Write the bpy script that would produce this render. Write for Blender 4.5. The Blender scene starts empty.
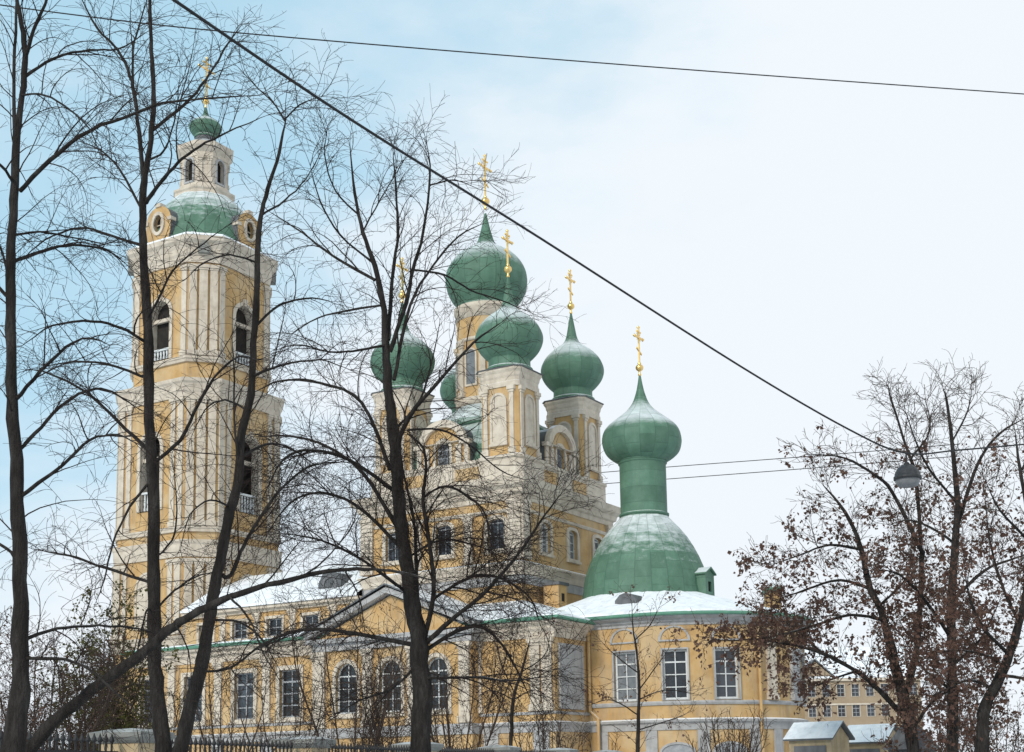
import bpy, math, random
from mathutils import Vector, Matrix
from mathutils.geometry import tessellate_polygon
PI=math.pi; R=math.radians
sc=bpy.context.scene; COL=sc.collection
random.seed(7)

# ------------------------------------------------------------------ camera
F=1370.; Y0=573.; PITCH=math.atan(202/F); ROLL=R(-0.97); EYE=1.6
cd=bpy.data.cameras.new('camera'); cam=bpy.data.objects.new('camera',cd); COL.objects.link(cam)
cd.sensor_width=36; cd.lens=36*F/1024; cd.shift_y=(Y0-376)/1024; cd.clip_start=.1; cd.clip_end=6000
cam.matrix_world=Matrix.Translation((0,0,EYE))@Matrix.Rotation(PI/2+PITCH,4,'X')@Matrix.Rotation(ROLL,4,'Z')
sc.camera=cam
_m=cam.matrix_world.to_3x3(); RV,UV,FV=_m.col[0].copy(),_m.col[1].copy(),-_m.col[2]
def at(px,py,Y):
    d=FV+RV*((px-512)/F)+UV*((Y0-py)/F)
    return Vector((0,0,EYE))+d*(Y/d.y)

# ------------------------------------------------------------------ helpers
def settle(p):
    # children were modelled in the church's coordinates
    for c in p.children: c.location.x-=p.location.x; c.location.y-=p.location.y
def tag(o,label=None,cat=None,group=None,kind=None):
    if label:o['label']=label
    if cat:o['category']=cat
    if group:o['group']=group
    if kind:o['kind']=kind
    return o
def empty(name,loc=(0,0,0),rz=0,parent=None):
    o=bpy.data.objects.new(name,None); COL.objects.link(o); o.location=loc; o.rotation_euler=(0,0,rz); o.empty_display_size=.3
    if parent:o.parent=parent
    return o
class MB:
    def __init__(s): s.v=[];s.f=[];s.m=[];s.s=[]
    def add(s,vs,fs,m=0,sm=False):
        b=len(s.v); s.v.extend(tuple(p) for p in vs)
        for f in fs: s.f.append(tuple(b+i for i in f)); s.m.append(m); s.s.append(sm)
    def build(s,name,mats,parent=None,org=None):
        if org: s.v=[(x-org[0],y-org[1],z) for x,y,z in s.v]
        me=bpy.data.meshes.new(name); me.from_pydata(s.v,[],s.f)
        if not isinstance(mats,(list,tuple)): mats=[mats]
        for m in mats: me.materials.append(m)
        me.polygons.foreach_set('material_index',s.m); me.polygons.foreach_set('use_smooth',s.s); me.update()
        o=bpy.data.objects.new(name,me); COL.objects.link(o)
        if org: o.location=(org[0],org[1],0)
        if parent:o.parent=parent
        return o
    def box(s,fr,x0,x1,d0,d1,z0,z1,m=0):
        P=[fr(x,d,z) for z in(z0,z1) for d in(d0,d1) for x in(x0,x1)]
        s.add(P,[(0,2,3,1),(4,5,7,6),(0,1,5,4),(2,6,7,3),(0,4,6,2),(1,3,7,5)],m)
    def loft(s,polys,m=0,cap0=True,cap1=True,sm=False,closed=True):
        n=len(polys[0]); V=[p for q in polys for p in q]; fs=[]
        for k in range(len(polys)-1):
            for i in range(n if closed else n-1):
                j=(i+1)%n; fs.append((k*n+i,k*n+j,(k+1)*n+j,(k+1)*n+i))
        s.add(V,fs,m,sm)
        if cap0: s.add(polys[0],[tuple(range(n))[::-1]],m)
        if cap1: s.add(polys[-1],[tuple(range(n))],m)
    def lathe(s,cx,cy,prof,n=48,m=0,ribs=0,rib=.015,sm=True,cap=True):
        polys=[]
        for r,z in prof:
            q=[]
            for i in range(n):
                a=2*PI*i/n; rr=r+(min(rib,r*.04) if ribs and i%(n//ribs)==0 else 0)
                q.append((cx+rr*math.cos(a),cy+rr*math.sin(a),z))
            polys.append(q)
        s.loft(polys,m,cap,cap,sm)
    def tube(s,pts,rad,n=6,m=0,cap=True):
        pts=[Vector(p) for p in pts]; polys=[]; prev=None
        for i,p in enumerate(pts):
            t=(pts[min(i+1,len(pts)-1)]-pts[max(i-1,0)])
            if t.length<1e-9: t=Vector((0,0,1))
            t.normalize()
            a=prev if prev is not None else (Vector((1,0,0)) if abs(t.x)<.8 else Vector((0,1,0)))
            a=(a-t*a.dot(t)); 
            if a.length<1e-6: a=t.orthogonal()
            a.normalize(); prev=a; b=t.cross(a)
            r=rad[i] if isinstance(rad,(list,tuple)) else rad
            polys.append([p+a*(r*math.cos(2*PI*k/n))+b*(r*math.sin(2*PI*k/n)) for k in range(n)])
        s.loft(polys,m,cap,cap,True)
    def panel(s,fr,outer,holes,d=0,m=0,depth=.25,mr=None):
        """flat wall with openings (x,z loops) and their reveals"""
        loops=[[Vector((x,z,0)) for x,z in l] for l in [outer]+holes]
        flat=[p for l in loops for p in l]
        tri=tessellate_polygon(loops)
        s.add([fr(p.x,d,p.y) for p in flat],[t for t in tri],m)
        for h in holes:
            n=len(h); V=[fr(x,d,z) for x,z in h]+[fr(x,d-depth,z) for x,z in h]
            s.add(V,[(i,(i+1)%n,n+(i+1)%n,n+i) for i in range(n)],m if mr is None else mr)
    def plate(s,fr,loop,d0,d1,m=0):
        n=len(loop); V=[fr(x,d0,z) for x,z in loop]+[fr(x,d1,z) for x,z in loop]
        s.add(V,[tuple(range(n,2*n))]+[(i,(i+1)%n,n+(i+1)%n,n+i) for i in range(n)],m)
    def ring(s,fr,inn,out,d0,d1,m=0):
        n=len(inn); V=[fr(x,d,z) for d in(d0,d1) for l in(inn,out) for x,z in l]; fs=[]
        for i in range(n):
            j=(i+1)%n
            fs+=[(2*n+i,2*n+j,3*n+j,3*n+i),(i,j,2*n+j,2*n+i),(n+i,n+j,3*n+j,3*n+i)]
        s.add(V,fs,m)
def frame(ox,oy,ang):
    """wall frame: x runs along the wall at angle ang, d points outwards (to its right)"""
    c,sn=math.cos(ang),math.sin(ang)
    return lambda x,d,z:(ox+x*c+d*sn, oy+x*sn-d*c, z)
def outline(x,z0,w,h,arch='flat',rise=.25,n=10,m=0,mb=None):
    mb=m if mb is None else mb
    w2=w/2+m; zb=z0-mb
    if arch=='flat':
        zt=z0+h+m; return [(x-w2,zb),(x+w2,zb),(x+w2,zt),(x-w2,zt)]
    if arch=='round': rise=w/2
    zs=z0+h-rise; rr=rise+m
    return [(x-w2,zb),(x+w2,zb)]+[(x+w2*math.cos(PI*i/n),zs+rr*math.sin(PI*i/n)) for i in range(n+1)]
def oval(x,z,a,b,n=20): return [(x+a*math.cos(2*PI*i/n),z+b*math.sin(2*PI*i/n)) for i in range(n)]
def offs(poly,d):
    n=len(poly); out=[]
    for i in range(n):
        p0,p1,p2=[Vector(poly[k%n]) for k in(i-1,i,i+1)]
        e1=(p1-p0).normalized(); e2=(p2-p1).normalized()
        n1=Vector((e1.y,-e1.x)); n2=Vector((e2.y,-e2.x)); b=(n1+n2); b/=max(.2,(1+n1.dot(n2)))
        out.append(tuple(p1+b*d))
    return out
def at_z(poly,z): return [(x,y,z) for x,y in poly]
def cornice(mb,poly,prof,m=0,cap0=True,cap1=True): mb.loft([at_z(offs(poly,d),z) for d,z in prof],m,cap0,cap1)
def rect(t0,t1,s0,s1): return [(t0,s0),(t1,s0),(t1,s1),(t0,s1)]
def chsq(cx,cy,a,b,c): return [(cx-a+c,cy-b),(cx+a-c,cy-b),(cx+a,cy-b+c),(cx+a,cy+b-c),(cx+a-c,cy+b),(cx-a+c,cy+b),(cx-a,cy+b-c),(cx-a,cy-b+c)]
def ngon(cx,cy,r,n=8,a0=PI/8): return [(cx+r*math.cos(a0+2*PI*i/n),cy+r*math.sin(a0+2*PI*i/n)) for i in range(n)]

# ------------------------------------------------------------------ materials
def mat(name,cols,scale=3,rough=.8,bump=.1,snow=None,stretch=(1,1,1),metal=0,spec=.3,detail=6,grime=None,patch=None):
    m=bpy.data.materials.new(name); m.use_nodes=True; nt=m.node_tree; N=nt.nodes; L=nt.links
    b=N['Principled BSDF']; b.inputs['Roughness'].default_value=rough; b.inputs['Metallic'].default_value=metal
    b.inputs['Specular IOR Level'].default_value=spec
    tc=N.new('ShaderNodeTexCoord'); mp=N.new('ShaderNodeMapping'); mp.inputs['Scale'].default_value=stretch
    L.new(tc.outputs['Object'],mp.inputs['Vector'])
    nz=N.new('ShaderNodeTexNoise'); nz.inputs['Scale'].default_value=scale; nz.inputs['Detail'].default_value=detail; nz.inputs['Roughness'].default_value=.65
    L.new(mp.outputs['Vector'],nz.inputs['Vector'])
    cr=N.new('ShaderNodeValToRGB'); e=cr.color_ramp.elements
    while len(e)<len(cols): e.new(.5)
    for i,c in enumerate(cols): e[i].position=.3+.4*i/max(1,len(cols)-1); e[i].color=(*c,1)
    L.new(nz.outputs['Fac'],cr.inputs['Fac']); col=cr.outputs['Color']
    def mix(a,bc,fac):
        x=N.new('ShaderNodeMix'); x.data_type='RGBA'; L.new(fac,x.inputs['Factor']); L.new(a,x.inputs['A'])
        if isinstance(bc,tuple): x.inputs['B'].default_value=(*bc,1)
        else: L.new(bc,x.inputs['B'])
        return x.outputs['Result']
    def ramp(v,a,bb):
        x=N.new('ShaderNodeMapRange'); x.inputs['From Min'].default_value=a; x.inputs['From Max'].default_value=bb; L.new(v,x.inputs['Value']); return x.outputs['Result']
    def math_(op,a,bv):
        x=N.new('ShaderNodeMath'); x.operation=op; L.new(a,x.inputs[0])
        if isinstance(bv,(int,float)): x.inputs[1].default_value=bv
        else: L.new(bv,x.inputs[1])
        return x.outputs[0]
    if grime:   # rain streaks and damp patches
        gc,ga=grime
        g=N.new('ShaderNodeTexNoise'); g.inputs['Scale'].default_value=1.; g.inputs['Detail'].default_value=7; g.inputs['Roughness'].default_value=.7
        gm=N.new('ShaderNodeMapping'); gm.inputs['Scale'].default_value=(2.2,2.2,.35); L.new(tc.outputs['Object'],gm.inputs['Vector']); L.new(gm.outputs['Vector'],g.inputs['Vector'])
        col=mix(col,gc,math_('MULTIPLY',ramp(g.outputs['Fac'],.48,.72),ga))
    if patch:   # repaired and faded plaster
        g=N.new('ShaderNodeTexNoise'); g.inputs['Scale'].default_value=.55; g.inputs['Detail'].default_value=4; L.new(tc.outputs['Object'],g.inputs['Vector'])
        col=mix(col,patch[0],math_('MULTIPLY',ramp(g.outputs['Fac'],.52,.62),patch[1]))
    if snow:
        thr,soft,namt,amt=snow
        ge=N.new('ShaderNodeNewGeometry'); sx=N.new('ShaderNodeSeparateXYZ'); L.new(ge.outputs['True Normal'],sx.inputs[0])
        sn=N.new('ShaderNodeTexNoise'); sn.inputs['Scale'].default_value=1.7; sn.inputs['Detail'].default_value=8; sn.inputs['Roughness'].default_value=.72
        sm=N.new('ShaderNodeMapping'); sm.inputs['Scale'].default_value=(1,1,2.2); L.new(tc.outputs['Object'],sm.inputs['Vector']); L.new(sm.outputs['Vector'],sn.inputs['Vector'])
        v=math_('ADD',sx.outputs['Z'],math_('MULTIPLY',math_('SUBTRACT',sn.outputs['Fac'],.5),namt))
        col=mix(col,(.82,.84,.87),math_('MULTIPLY',ramp(v,thr,thr+soft),amt))
    L.new(col,b.inputs['Base Color'])
    if bump:
        bn=N.new('ShaderNodeBump'); bn.inputs['Strength'].default_value=bump; bn.inputs['Distance'].default_value=.03
        n2=N.new('ShaderNodeTexNoise'); n2.inputs['Scale'].default_value=scale*6; n2.inputs['Detail'].default_value=5
        L.new(mp.outputs['Vector'],n2.inputs['Vector']); L.new(n2.outputs['Fac'],bn.inputs['Height']); L.new(bn.outputs['Normal'],b.inputs['Normal'])
    return m
SN=(.68,.2,.5,.9)
M={}
M['ochre']=mat('ochre_plaster',[(.40,.24,.095),(.485,.31,.135),(.53,.365,.19)],1.2,.85,.12,snow=SN,grime=((.28,.215,.15),.85),patch=((.52,.40,.25),.5))
M['trim']=mat('cream_plaster',[(.42,.355,.285),(.53,.46,.375),(.60,.53,.44)],2.2,.85,.12,snow=SN,grime=((.30,.245,.185),.5))
M['grey']=mat('grey_plaster',[(.27,.265,.265),(.36,.355,.35),(.42,.41,.40)],2,.85,.1,snow=SN,grime=((.2,.195,.19),.7))
GC=[(.062,.132,.088),(.08,.162,.11),(.105,.196,.14)]
M['green']=mat('green_painted_metal',GC,1.4,.6,.3,snow=(.34,.55,.6,.72),spec=.3,grime=((.06,.125,.09),.6))
M['greensnow']=mat('snow_dusted_green_metal',GC,1.4,.6,.3,snow=(.40,.36,.7,.75),spec=.3,grime=((.06,.125,.09),.6))
M['snowroof']=mat('snow_on_roof',[(.60,.62,.65),(.78,.80,.82),(.84,.85,.87)],2.5,.75,.35)
M['roofedge']=mat('green_roof_edge',[(.08,.20,.14),(.12,.27,.19)],3,.6,.05,snow=(.8,.2,.3,.6))
def sheet_seams(m,n):
    nt=m.node_tree; N=nt.nodes; L=nt.links; b=N['Principled BSDF']
    tc=N.new('ShaderNodeTexCoord'); g=N.new('ShaderNodeTexGradient'); g.gradient_type='RADIAL'; L.new(tc.outputs['Object'],g.inputs['Vector'])
    def mt(op,a,v):
        x=N.new('ShaderNodeMath'); x.operation=op
        if hasattr(a,'links'): L.new(a,x.inputs[0])
        else: x.inputs[0].default_value=a
        if v is not None:
            if hasattr(v,'links'): L.new(v,x.inputs[1])
            else: x.inputs[1].default_value=v
        return x.outputs[0]
    ang=mt('MULTIPLY',g.outputs['Fac'],n); fr=mt('FRACT',ang,None); row=mt('FLOOR',ang,None)
    sx=N.new('ShaderNodeSeparateXYZ'); L.new(tc.outputs['Object'],sx.inputs[0])
    zz=mt('ADD',mt('MULTIPLY',sx.outputs['Z'],1.25),mt('MULTIPLY',mt('MODULO',row,2.),.5)); fz=mt('FRACT',zz,None)
    line=mt('MAXIMUM',mt('LESS_THAN',fr,.06),mt('LESS_THAN',fz,.035))
    wn=N.new('ShaderNodeTexWhiteNoise'); wn.noise_dimensions='2D'; cx=N.new('ShaderNodeCombineXYZ'); L.new(row,cx.inputs[0]); L.new(mt('FLOOR',zz,None),cx.inputs[1]); L.new(cx.outputs[0],wn.inputs['Vector'])
    src=b.inputs['Base Color'].links[0].from_socket
    hs=N.new('ShaderNodeHueSaturation'); L.new(src,hs.inputs['Color']); L.new(mt('ADD',mt('MULTIPLY',wn.outputs['Value'],.22),.89),hs.inputs['Value'])
    mx=N.new('ShaderNodeMix'); mx.data_type='RGBA'; L.new(mt('MULTIPLY',line,.4),mx.inputs['Factor']); L.new(hs.outputs['Color'],mx.inputs['A']); mx.inputs['B'].default_value=(.035,.085,.06,1)
    L.new(mx.outputs['Result'],b.inputs['Base Color'])
    bn=N.new('ShaderNodeBump'); bn.inputs['Strength'].default_value=.5; bn.inputs['Distance'].default_value=.02; L.new(mt('ADD',line,mt('MULTIPLY',wn.outputs['Value'],.5)),bn.inputs['Height'])
    L.new(b.inputs['Normal'].links[0].from_socket,bn.inputs['Normal']); L.new(bn.outputs['Normal'],b.inputs['Normal'])
sheet_seams(M['green'],16); sheet_seams(M['greensnow'],24)
M['gold']=mat('gilded_metal',[(.78,.50,.16),(.86,.60,.25)],6,.32,.02,metal=1)
M['glass']=mat('dark_glass',[(.012,.015,.02),(.035,.04,.048)],1.3,.12,0,spec=.6)
M['glassgrey']=mat('pale_glass',[(.10,.11,.12),(.22,.23,.24)],2.2,.2,0,spec=.6)
M['sash']=mat('window_paint',[(.52,.53,.53),(.64,.65,.64)],5,.6,.05)
M['sashgrey']=mat('weathered_window_paint',[(.22,.23,.25),(.34,.35,.36)],5,.6,.05)
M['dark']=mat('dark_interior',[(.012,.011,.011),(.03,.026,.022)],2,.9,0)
M['greymetal']=mat('weathered_roof_metal',[(.07,.075,.08),(.13,.135,.14)],3,.55,.1,snow=(.75,.2,.5,.9))
M['bark']=mat('dark_bark',[(.014,.012,.011),(.03,.026,.024),(.055,.05,.046)],9,.95,1.0,snow=(.9,.12,.5,.6),stretch=(1,1,.25),spec=.1)
M['twig']=mat('twig_bark',[(.02,.0145,.013),(.038,.028,.025)],3,.9,0,spec=.1)
M['twigfar']=mat('brown_twig_bark',[(.045,.031,.025),(.08,.058,.046)],3,.9,0,spec=.1)
M['leaf']=mat('withered_leaf',[(.075,.042,.033),(.125,.07,.053),(.19,.115,.085)],1.1,.8,0,spec=.15)
M['olive']=mat('olive_leaf',[(.045,.045,.012),(.09,.085,.025),(.13,.11,.04)],1.5,.8,0,spec=.15)
M['iron']=mat('black_iron',[(.012,.012,.013),(.025,.025,.026)],8,.6,.1)
M['cable']=mat('black_cable',[(.012,.012,.013),(.022,.022,.024)],8,.7,0)
M['pillar']=mat('fence_pillar_plaster',[(.33,.25,.15),(.43,.33,.2),(.48,.39,.26)],2.5,.9,.2,snow=(.8,.15,.4,.9),grime=((.2,.17,.13),.7))
M['stone']=mat('grey_stone',[(.16,.16,.15),(.26,.26,.24)],4,.9,.3,snow=(.9,.2,.9,.6))
M['lampmetal']=mat('lamp_enamel',[(.018,.019,.02),(.045,.046,.05)],12,.5,.1)
M['diffuser']=mat('lamp_glass',[(.12,.125,.13),(.18,.18,.185)],8,.35,0)
M['farwall']=mat('far_house_plaster',[(.26,.195,.13),(.33,.255,.175)],.4,.9,0,grime=((.28,.2,.13),.5))
M['wood']=mat('grey_boards',[(.10,.10,.105),(.17,.17,.175)],5,.8,.2,stretch=(1,1,.2))
M['ground']=mat('trodden_snow',[(.62,.64,.68),(.74,.76,.79),(.82,.84,.86)],.8,.85,.6)
M['asphalt']=mat('wet_asphalt',[(.035,.035,.037),(.06,.06,.062)],6,.5,.4)
M['kerb']=mat('granite_kerb',[(.22,.22,.22),(.33,.33,.33)],8,.8,.3,snow=(.85,.15,.6,.8))
for k in('glass','glassgrey'):
    m=M[k]; nt=m.node_tree; b=nt.nodes['Principled BSDF']; oi=nt.nodes.new('ShaderNodeObjectInfo'); hs=nt.nodes.new('ShaderNodeHueSaturation'); mr=nt.nodes.new('ShaderNodeMapRange'); mr.inputs['To Min'].default_value=.5; mr.inputs['To Max'].default_value=1.7 if k=='glass' else 1.5
    nt.links.new(oi.outputs['Random'],mr.inputs['Value']); nt.links.new(mr.outputs['Result'],hs.inputs['Value']); nt.links.new(b.inputs['Base Color'].links[0].from_socket,hs.inputs['Color']); nt.links.new(hs.outputs['Color'],b.inputs['Base Color'])
for k in('leaf','olive'):     # thin leaves let light through
    nt=M[k].node_tree; b=nt.nodes['Principled BSDF']; tr=nt.nodes.new('ShaderNodeBsdfTranslucent'); ms=nt.nodes.new('ShaderNodeMixShader'); ms.inputs[0].default_value=.4
    nt.links.new(b.inputs['Base Color'].links[0].from_socket,tr.inputs['Color']); nt.links.new(b.outputs[0],ms.inputs[1]); nt.links.new(tr.outputs[0],ms.inputs[2]); nt.links.new(ms.outputs[0],nt.nodes['Material Output'].inputs['Surface'])
# seams in the snow-covered sheet roofs
def seams(m,scale):
    nt=m.node_tree; N=nt.nodes; L=nt.links; b=N['Principled BSDF']
    tc=N.new('ShaderNodeTexCoord'); w=N.new('ShaderNodeTexWave'); w.inputs['Scale'].default_value=scale; w.inputs['Distortion'].default_value=1.2; w.inputs['Detail'].default_value=2
    L.new(tc.outputs['Object'],w.inputs['Vector']); bn=N.new('ShaderNodeBump'); bn.inputs['Strength'].default_value=.35; bn.inputs['Distance'].default_value=.05
    L.new(w.outputs['Fac'],bn.inputs['Height'])
    old=b.inputs['Normal'].links[0].from_socket; L.new(old,bn.inputs['Normal']); L.new(bn.outputs['Normal'],b.inputs['Normal'])
seams(M['snowroof'],.9)

# ------------------------------------------------------------------ window and small parts
def window(parent,fr,x,z0,w,h,arch='flat',rise=.2,depth=.22,nx=2,nz=4,surr=.14,sash='sash',glass='glass',sill=True,bar=.045,name='window',trim='trim',fw=.07):
    b=MB(); o=outline(x,z0,w,h,arch,rise); i=outline(x,z0,w,h,arch,rise,m=-fw)
    b.plate(fr,o,-depth-.03,-depth+.01,0)
    b.ring(fr,i,o,-depth+.012,-depth+.07,1)
    for k in range(1,nx):
        xx=x-w/2+w*k/nx; zt=z0+h-fw-(0 if arch=='flat' else (.03 if k==nx/2 else rise*.5)); b.box(fr,xx-bar/2,xx+bar/2,-depth+.012,-depth+.062,z0+fw,zt,1)
    zm=h-(rise if arch=='seg' else 0)-(w/2 if arch=='round' else 0)
    for k in range(1,nz):
        zz=z0+zm*k/nz if arch=='flat' else z0+zm*k/max(1,nz-1)
        bb=bar*(1.5 if k==nz-1 else 1); b.box(fr,x-w/2+fw,x+w/2-fw,-depth+.012,-depth+.056,zz-bb/2,zz+bb/2,1)
    if surr:
        b.ring(fr,outline(x,z0,w,h,arch,rise,m=.0),outline(x,z0,w,h,arch,rise,m=surr,mb=surr*.5),-.04,.07,2)
        if sill: b.box(fr,x-w/2-surr*1.2,x+w/2+surr*1.2,-.04,.14,z0-surr*.5-.12,z0-surr*.5-.003,2)
    return b.build(name,[M[glass],M[sash],M[trim]],parent)
def pilaster(parent,fr,x,z0,z1,w=.4,d=.1,name='pilaster',m='trim',capital=True,bands=0):
    b=MB(); b.box(fr,x-w/2,x+w/2,-.05,d,z0+.3 if capital else z0,z1-.32 if capital else z1)
    if capital:
        b.box(fr,x-w/2-.06,x+w/2+.06,-.05,d+.06,z0,z0+.3); b.box(fr,x-w/2-.04,x+w/2+.04,-.05,d+.04,z1-.32,z1-.2); b.box(fr,x-w/2-.09,x+w/2+.09,-.05,d+.09,z1-.197,z1)
    for k in range(bands):
        z=z0+.4+(z1-z0-.8)*k/max(1,bands-1); b.box(fr,x-w/2-.035,x+w/2+.035,-.05,d+.035,z-.13,z+.13)
    return b.build(name,M[m],parent)
def blind_arch(parent,fr,x,z0,w,h,arch='round',name='blind_arch',m='trim',rise=.2):
    b=MB(); o=outline(x,z0,w,h,arch,rise); b.plate(fr,o,-.05,.03,0); b.ring(fr,o,outline(x,z0,w,h,arch,rise,m=.12),-.05,.09,1); b.box(fr,x-w/2-.16,x+w/2+.16,-.05,.14,z0-.24,z0-.123,1)
    return b.build(name,[M[m],M['trim']],parent)
def onion(parent,cx,cy,z,prof,k,ribs=12):
    # prof in photo pixels (height, radius), k metres per pixel
    P=[(h*k,r*k) for h,r in prof]
    out=[]
    for i in range(len(P)-1):           # Catmull-Rom smoothing
        p0,p1,p2,p3=P[max(i-1,0)],P[i],P[i+1],P[min(i+2,len(P)-1)]
        for q in range(4):
            t=q/4; f=lambda a,b,c,d:.5*((2*b)+(-a+c)*t+(2*a-5*b+4*c-d)*t*t+(-a+3*b-3*c+d)*t**3)
            out.append((max(.02,f(p0[1],p1[1],p2[1],p3[1])),z+f(p0[0],p1[0],p2[0],p3[0])))
    out.append((P[-1][1],z+P[-1][0]))
    b=MB(); b.lathe(cx,cy,out,72,0,ribs,.022)
    b.lathe(cx,cy,[(P[0][1]+.07,z-.02),(P[0][1]+.09,z+.07),(P[0][1]+.03,z+.13)],48,0)
    return b.build('onion_dome',M['green'],parent,(cx,cy))
def cross(parent,cx,cy,z,h,ball=.2):
    b=MB(); fr=frame(cx,cy,PI/2)        # bars run north-south
    b.lathe(cx,cy,[(.06,z-.25),(.09,z-.2),(.05,z-.1),(.06,z-.02)]+[(ball*math.sin(PI*i/10)+.02,z+ball-ball*math.cos(PI*i/10)) for i in range(1,10)]+[(.05,z+2*ball),(.1,z+2*ball+.05),(.04,z+2*ball+.12)],20)
    w=.045; zb=z+2*ball; H=h-2*ball
    b.box(fr,-w,w,-.035,.035,zb,zb+H)
    b.box(fr,-H*.24,-w-.001,-.033,.033,zb+H*.70,zb+H*.70+.10); b.box(fr,w+.001,H*.24,-.033,.033,zb+H*.70,zb+H*.70+.10)
    b.box(fr,-H*.12,-w-.001,-.03,.03,zb+H*.86,zb+H*.86+.08); b.box(fr,w+.001,H*.12,-.03,.03,zb+H*.86,zb+H*.86+.08)
    def sl(x): return zb+H*.34-x*.45
    for s in(-1,1):
        x0,x1=s*(w+.001),s*H*.14
        V=[fr(x,d,sl(x)+q) for q in(0,.08) for d in(-.03,.03) for x in(x0,x1)]
        b.add(V,[(0,2,3,1),(4,5,7,6),(0,1,5,4),(2,6,7,3),(0,4,6,2),(1,3,7,5)])
    for x,zz in((-H*.24,zb+H*.70+.05),(H*.24,zb+H*.70+.05),(0,zb+H)):
        b.lathe(*fr(x,0,0)[:2],[(.02,zz-.09),(.09,zz),(.02,zz+.09)],10)
    for s in(-1,1):
        for q in(-1,1): b.tube([fr(s*.03,0,zb+H*.74+q*.03),fr(s*H*.1,0,zb+H*.74+q*H*.09)],.018,5)
    return b.build('cross',M['gold'],parent)

# ------------------------------------------------------------------ the church
CH=empty('church',(-1.13,72,0),R(-31.3))
tag(CH,'ochre church with green onion domes, gilded crosses and a tall tiered bell tower','church')
S=lambda t0,s0:frame(t0,s0,0)            # south face: x along +t, outwards -s
E_=lambda t0,s0:frame(t0,s0,PI/2)        # east face: x along +s, outwards +t
N_=lambda t0,s0:frame(t0,s0,PI)
W_=lambda t0,s0:frame(t0,s0,-PI/2)

# --- main cube
HB=4.8; ZC=15.25; ZT=15.95
b=MB()
swin=[-2.85,.28,3.38]; ewin=[-2.45,.35,3.1]
ww,wh,wz=.95,1.5,12.55
for fn,ws in((S(0,-HB),swin),(E_(HB,0),ewin),(N_(0,HB),ewin),(W_(-HB,0),[-3,0,3])):
    b.panel(fn,[(-HB,0),(HB,0),(HB,ZC),(-HB,ZC)],[outline(x,wz,ww,wh,'seg',.18) for x in ws],0,0,.24)
MAIN=b.build('main_block',M['ochre'],CH)
for x in swin: window(MAIN,S(0,-HB),x,wz,ww,wh,'seg',.18,nx=2,nz=3,surr=.2,sash='sashgrey',bar=.035,fw=.05)
for x in ewin: window(MAIN,E_(HB,0),x,wz,ww,wh,'seg',.18,nx=2,nz=4,surr=.18,glass='glassgrey',sash='sash')
for x in ewin: window(MAIN,N_(0,HB),x,wz,ww,wh,'seg',.18)
for x in(-3,0,3): window(MAIN,W_(-HB,0),x,wz,ww,wh,'seg',.18)
sq=rect(-HB,HB,-HB,HB)
b=MB(); cornice(b,sq,[(-.1,ZC-.35),(.06,ZC-.35),(.08,ZC-.12),(.2,ZC-.05),(.25,ZC+.18),(.48,ZC+.34),(.55,ZC+.55),(.58,ZC+.66),(-.3,ZT)]); b.build('cornice',M['trim'],MAIN)
b=MB(); cornice(b,sq,[(-.1,14.32),(.05,14.32),(.1,14.42),(.05,14.5),(-.1,14.5)]); b.build('string_course',M['trim'],MAIN)
b=MB(); cornice(b,sq,[(-.1,11.2),(.07,11.2),(.1,11.5),(.22,11.72),(.22,11.8),(-.1,11.95)]); b.build('string_course',M['trim'],MAIN)
b=MB(); cornice(b,sq,[(-.1,10.75),(.04,10.75),(.04,11.195),(-.1,11.195)]); b.build('grey_band',M['grey'],MAIN)
for fn in(S(0,-HB),E_(HB,0),N_(0,HB),W_(-HB,0)):
    for x in(-HB+.32,HB-.32): pilaster(MAIN,fn,x,11.96,ZC-.36,.66,.12,bands=11)
    if fn(0,0,0)[1]<-4: xs=(1.78,-1.3)
    else: xs=()
    for x in xs: pilaster(MAIN,fn,x,11.96,14.3,.42,.09,bands=7)
# parapet with posts
b=MB(); HP=4.62
for fn in(S(0,-HP),E_(HP,0),N_(0,HP),W_(-HP,0)):
    b.box(fn,-2.6,2.6,-.28,0,15.97,17.05); b.box(fn,-2.6,2.6,-.33,.07,17.052,17.2)
    b.box(fn,-2.3,-.9,-.1,.05,16.25,16.85,1); b.box(fn,.9,2.3,-.1,.05,16.25,16.85,1)
    b.box(fn,-.75,.75,-.1,.06,15.98,17.03)
b.build('parapet',[M['trim'],M['ochre']],MAIN)
# closed vault roof that carries the central drum
b=MB(); b.loft([at_z(rect(-a,a,-a,a),z) for a,z in((4.3,16.0),(4.25,16.5),(4.05,17.4),(3.7,18.3),(3.2,19.1),(2.65,19.8),(2.3,20.3))]); b.build('vault_roof',M['green'],MAIN)
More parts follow.
